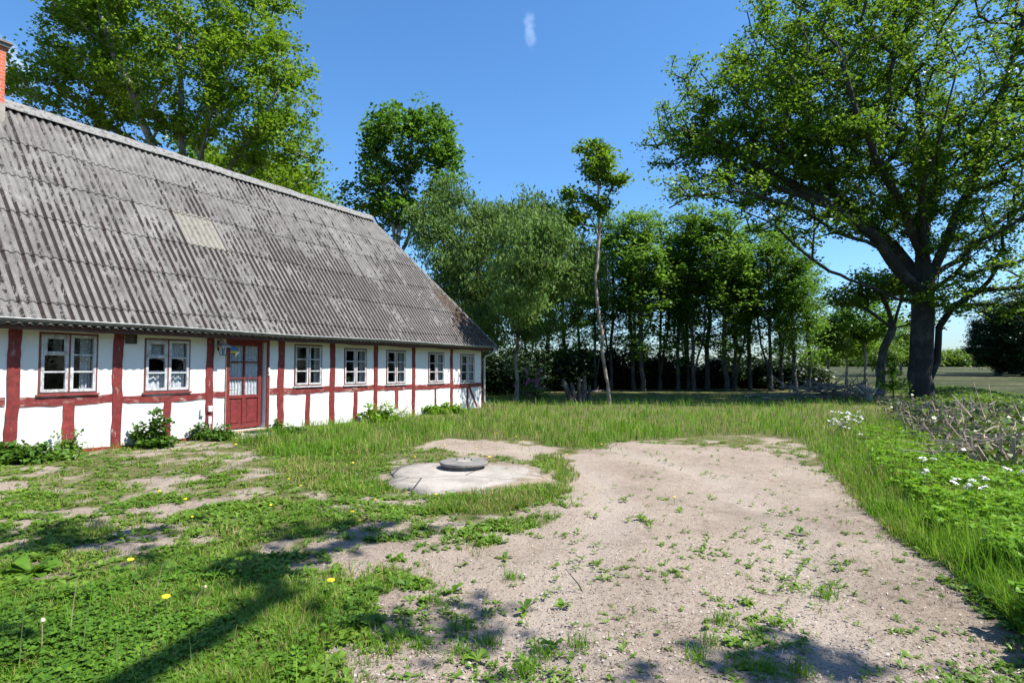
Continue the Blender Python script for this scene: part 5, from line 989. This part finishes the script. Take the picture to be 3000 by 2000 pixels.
# single plants on the bare track and in the yard
wg = 'weed plants on the bare track'
WP = [(1655, 1775, .10, 7), (1540, 1790, .12, 8), (1480, 1640, .12, 9), (1325, 1740, .13, 9), (2190, 1765, .10, 12), (2300, 1690, .08, 8), (2340, 1555, .10, 10), (2480, 1560, .07, 9), (2465, 1590, .06, 7), (2240, 1600, .06, 6), (2310, 1620, .06, 7), (2190, 1512, .05, 7), (2360, 1595, .06, 7), (1880, 1530, .10, 12), (1990, 1500, .07, 9), (1830, 1470, .08, 10), (1950, 1460, .07, 9), (2080, 1455, .05, 6),
      (2240, 1470, .05, 7), (2165, 1465, .05, 7), (2300, 1480, .05, 7), (2340, 1485, .05, 7), (2420, 1490, .05, 7), (1780, 1700, .06, 7), (1620, 1890, .11, 9), (1400, 1930, .10, 8), (1180, 1880, .11, 9), (90, 1680, .20, 22), (2150, 1890, .09, 9), (2080, 1850, .07, 7), (2290, 1800, .05, 6), (1900, 1540, .09, 9), (1740, 1520, .08, 9), (1690, 1560, .08, 8), (2020, 1700, .05, 6), (2200, 1620, .05, 6)]
for i, (px, py, s, nl) in enumerate(WP):
    x, y = gp(px, py); rs = np.random.RandomState(300 + i); V, Q, T = rosettes(np.array([0.]), np.array([0.]), rs, np.array([s * (.78 if px > 200 else 1)]), nl, .4, .38, np.array([0.])); o = mesh_np('weed_plant', V, Q, M['leaf_weed' if i % 3 else 'leaf_clover'], T=T); o.location = (x, y, gz(x, y))
    rows_ = [1480, 1540, 1600, 1700, 1810, 2100]; names_ = ['topmost row', 'second row', 'third row', 'middle row', 'row below the middle', 'lowest row']
    rw = next(k for k, v in enumerate(rows_) if py < v); mates = sorted(q_[0] for q_ in WP if next(k for k, v in enumerate(rows_) if q_[1] < v) == rw)
    tag(o, 'big dark dock plant at the left edge of the yard' if px == 90 else '%s weed plant from the left, %s on the track' % (ordw[mates.index(px)], names_[rw]), 'weed', wg)
tf = [(1352, 1915), (1150, 1880), (1230, 1905), (1592, 1915), (1430, 1885), (1340, 1845), (1540, 1965), (1700, 1900), (2080, 1890), (2180, 1960), (2260, 1985), (2350, 1975), (2040, 1935), (2420, 1745), (2110, 1830), (1265, 1770), (1600, 1395), (1645, 1400), (930, 1480), (1500, 1700)]
for i, (px, py) in enumerate(sorted(tf)):
    x, y = gp(px, py); rs = np.random.RandomState(500 + i); n = 90; V, Q, T = blades(rs.normal(0, .035, n), rs.normal(0, .035, n), rs, rs.uniform(.03, .10, n) * (1.9 if py < 1420 else 1), np.full(n, .0045), .6, np.zeros(n)); o = mesh_np('grass_tuft', V, Q, M['grass'], T=T); o.location = (x, y, gz(x, y)); tag(o, '%s grass tuft from the left among those standing alone on bare dirt' % (ordw + ['twentieth'])[i], 'grass tuft', 'single grass tufts on the dirt')
# dandelions
DN = [(483, 1812, 1, .9), (968, 1746, 1, .8), (380, 1680, .9, .8), (542, 1475, .7, .5), (466, 1448, .7, .5), (1031, 1518, .8, .6), (1053, 1545, .6, .5), (1096, 1545, .6, .5), (1433, 1348, .8, .8), (1033, 1376, .7, .6), (1302, 1313, .7, .5), (1393, 1322, .5, .5), (1512, 1281, .6, .5), (1532, 1293, .6, .5), (1762, 1308, .6, .5), (1975, 1468, .6, .5), (845, 1418, .5, .5), (792, 1495, .6, .4), (880, 1441, .5, .5), (562, 1528, .5, .4), (1276, 1468, .5, .4), (1100, 1485, .4, .4), (690, 1310, .8, .6), (1455, 1275, .5, .5), (1215, 1350, .5, .5), (1660, 1337, .5, .5)]
wh = ['in the clover, lower left', 'over the dark clover, lower middle', 'beside the left weeds', 'in the cobbled patch', 'left above the cobbles', 'left of the track middle', 'left one of a pair', 'right one of a pair', 'right beside the well cover', 'left of the concrete slab', 'in the sandy patch behind the cover', 'behind the well cover', 'in the lawn behind the sandy patch', 'right in the lawn behind the sandy patch', 'at the far edge of the track', 'beside the track weeds', 'left in the green patch', 'in the mossy patch', 'in the green patch', 'low in the cobbled patch', 'below the slab edge', 'beside the slab grass', 'at the doorstep grass', 'in the lawn', 'above the slab', 'at the track corner']
for i, ((px, py, s, hh_), wl_) in enumerate(zip(DN, wh)):
    x, y = gp(px, py + 14 * hh_); e = empty('dandelion', (x, y, gz(x, y)), 0, 'yellow dandelion ' + wl_, 'dandelion', 'dandelions in the yard'); h = .05 + .08 * hh_ * rs.uniform(.7, 1.2); r = .021 * s * (1 + .05 * y)
    b = MB(); b.tube([(0, 0, 0), (.008, 0, h * .5), (0, 0, h)], .0022 * (1 + .05 * y), 5); b.build('stem', M['stem'], e); b = MB(); b.lathe([(r * .3, -.006), (r, .0), (r * .85, r * .35), (r * .3, r * .5)], 12, (0, 0, h), .12, i); b.build('flower_head', M['petal_yellow'], e)
# seed stalks
def stalk(px, py, h, lean, label, mat='stem', head=0, r=.0025, grp='thin stalks in the yard'):
    x, y = gp(px, py); e = empty('plant_stalk', (x, y, gz(x, y)), 0, label, 'stalk', grp); b = MB(); pts = [(lean[0] * t * t, lean[1] * t * t, h * t) for t in np.linspace(0, 1, 6)]; b.tube(pts, [r * (1 - .4 * t) for t in np.linspace(0, 1, 6)], 5); b.build('stem', M[mat], e)
    if head: b = MB(); b.lathe([(.003, -.01), (head, 0), (head * .7, head), (.003, head * 1.3)], 8, pts[-1]); b.build('seed_head', M['cut_wood'] if mat == 'stem_dry' else M['stem_dry'], e)
SK = [(205, 1900, .34, (.03, 0), 'stem_dry', 0), (55, 1990, .36, (.02, 0), 'stem', 0), (120, 1960, .20, (0, 0), 'stem_dry', .012), (555, 1815, .17, (.09, 0), 'stem_dry', .008), (460, 1760, .22, (.03, 0), 'stem_dry', 0), (390, 1745, .16, (.04, 0), 'stem', 0), (340, 1995, .20, (0, 0), 'stem', 0), (410, 2010, .22, (.02, 0), 'stem', 0), (600, 1870, .12, (.02, 0), 'stem', 0), (805, 1960, .2, (.05, 0), 'stem', 0), (780, 1870, .16, (0, 0), 'stem', 0), (1190, 1690, .14, (.05, 0), 'stem_dry', 0), (1670, 1590, .08, (0, 0), 'stem_dry', .008), (240, 1960, .3, (.03, 0), 'stem', 0), (560, 2000, .24, (-.02, 0), 'stem', 0), (680, 1960, .2, (.02, .0), 'stem', 0), (470, 1940, .18, (-.02, 0), 'stem', 0), (950, 2010, .2, (.06, 0), 'stem_dry', 0)]
skx = sorted(q_[0] for q_ in SK)
for i, (px, py, h, ln, mt, hd) in enumerate(SK): stalk(px, py, h, ln, '%s stalk, %s from the left of those in the yard' % (('dry brown' if mt == 'stem_dry' else 'thin green') + (' seed-headed' if hd else ' bare'), ordw[skx.index(px)]), mt, hd)
x, y = gp(1707, 1735); tw = MB(); tw.tube([(0, 0, 0), (-.03, .02, .05), (-.08, .05, .10), (-.11, .07, .13)], [.004, .0045, .003, .002], 6); o = tw.build('twig', M['bark_dark']); o.location = (x, y, gz(x, y) + .003); tag(o, 'dark bent twig sticking up from the bare track', 'twig')
# white umbels
def umbel(name, px, py, h, n, spread, label, seed, grp=None, hr=.05):
    x, y = gp(px, py); rs = np.random.RandomState(seed); e = empty(name, (x, y, gz(x, y)), 0, label, 'flower', grp); b = MB(); C = []
    for k in range(n):
        tx, ty, tz = rs.normal(0, spread), rs.normal(0, spread), h * (rs.uniform(.35, 1.1) if n > 3 else rs.uniform(.8, 1.0)); b.tube([(0, 0, 0), (tx * .5, ty * .5, tz * .6), (tx, ty, tz)], [.004, .003, .002], 4); a = rs.uniform(0, 6.28, 26); q_ = np.sqrt(rs.rand(26)) * hr; tl = rs.normal(0, .35, 2); C.append(np.stack([tx + np.cos(a) * q_, ty + np.sin(a) * q_, tz + .01 - q_ * .15 + np.cos(a) * q_ * tl[0] + np.sin(a) * q_ * tl[1]], -1))
    b.build('stems', M['stem'], e); V, Q = leaf_quads(np.concatenate(C), rs, .030, .026, 2.0); mesh_np('flower_heads', V, Q, M['petal_white'], e)
umbel('cow_parsley', 2462, 1275, .50, 34, .20, 'bushy cow parsley full of white flowers where lawn meets verge', 61, hr=.038)
for i, (px, py, lab) in enumerate([(2705, 1395, 'left of three white umbels near the middle of the verge'), (2738, 1400, 'right upper white umbel near the middle of the verge'), (2713, 1440, 'single white umbel low in the middle of the verge'), (2815, 1475, 'left white umbel of the cluster towards the right edge'), (2842, 1485, 'middle white umbel of the cluster towards the right edge'), (2805, 1495, 'lowest white umbel of the cluster towards the right edge'), (2875, 1468, 'upper right white umbel of the cluster on the verge'), (2890, 1510, 'small white umbel below the cluster on the verge'), (2950, 1440, 'white umbel near the hedge stumps at the right'), (2540, 1290, 'white umbel beside the cow parsley'), (2995, 1435, 'white umbel at the right picture edge')]):
    umbel('white_umbel', px, py + 45, .40, 1 if i % 2 else 2, .03, lab, 70 + i, 'white umbel flowers on the verge', .036)
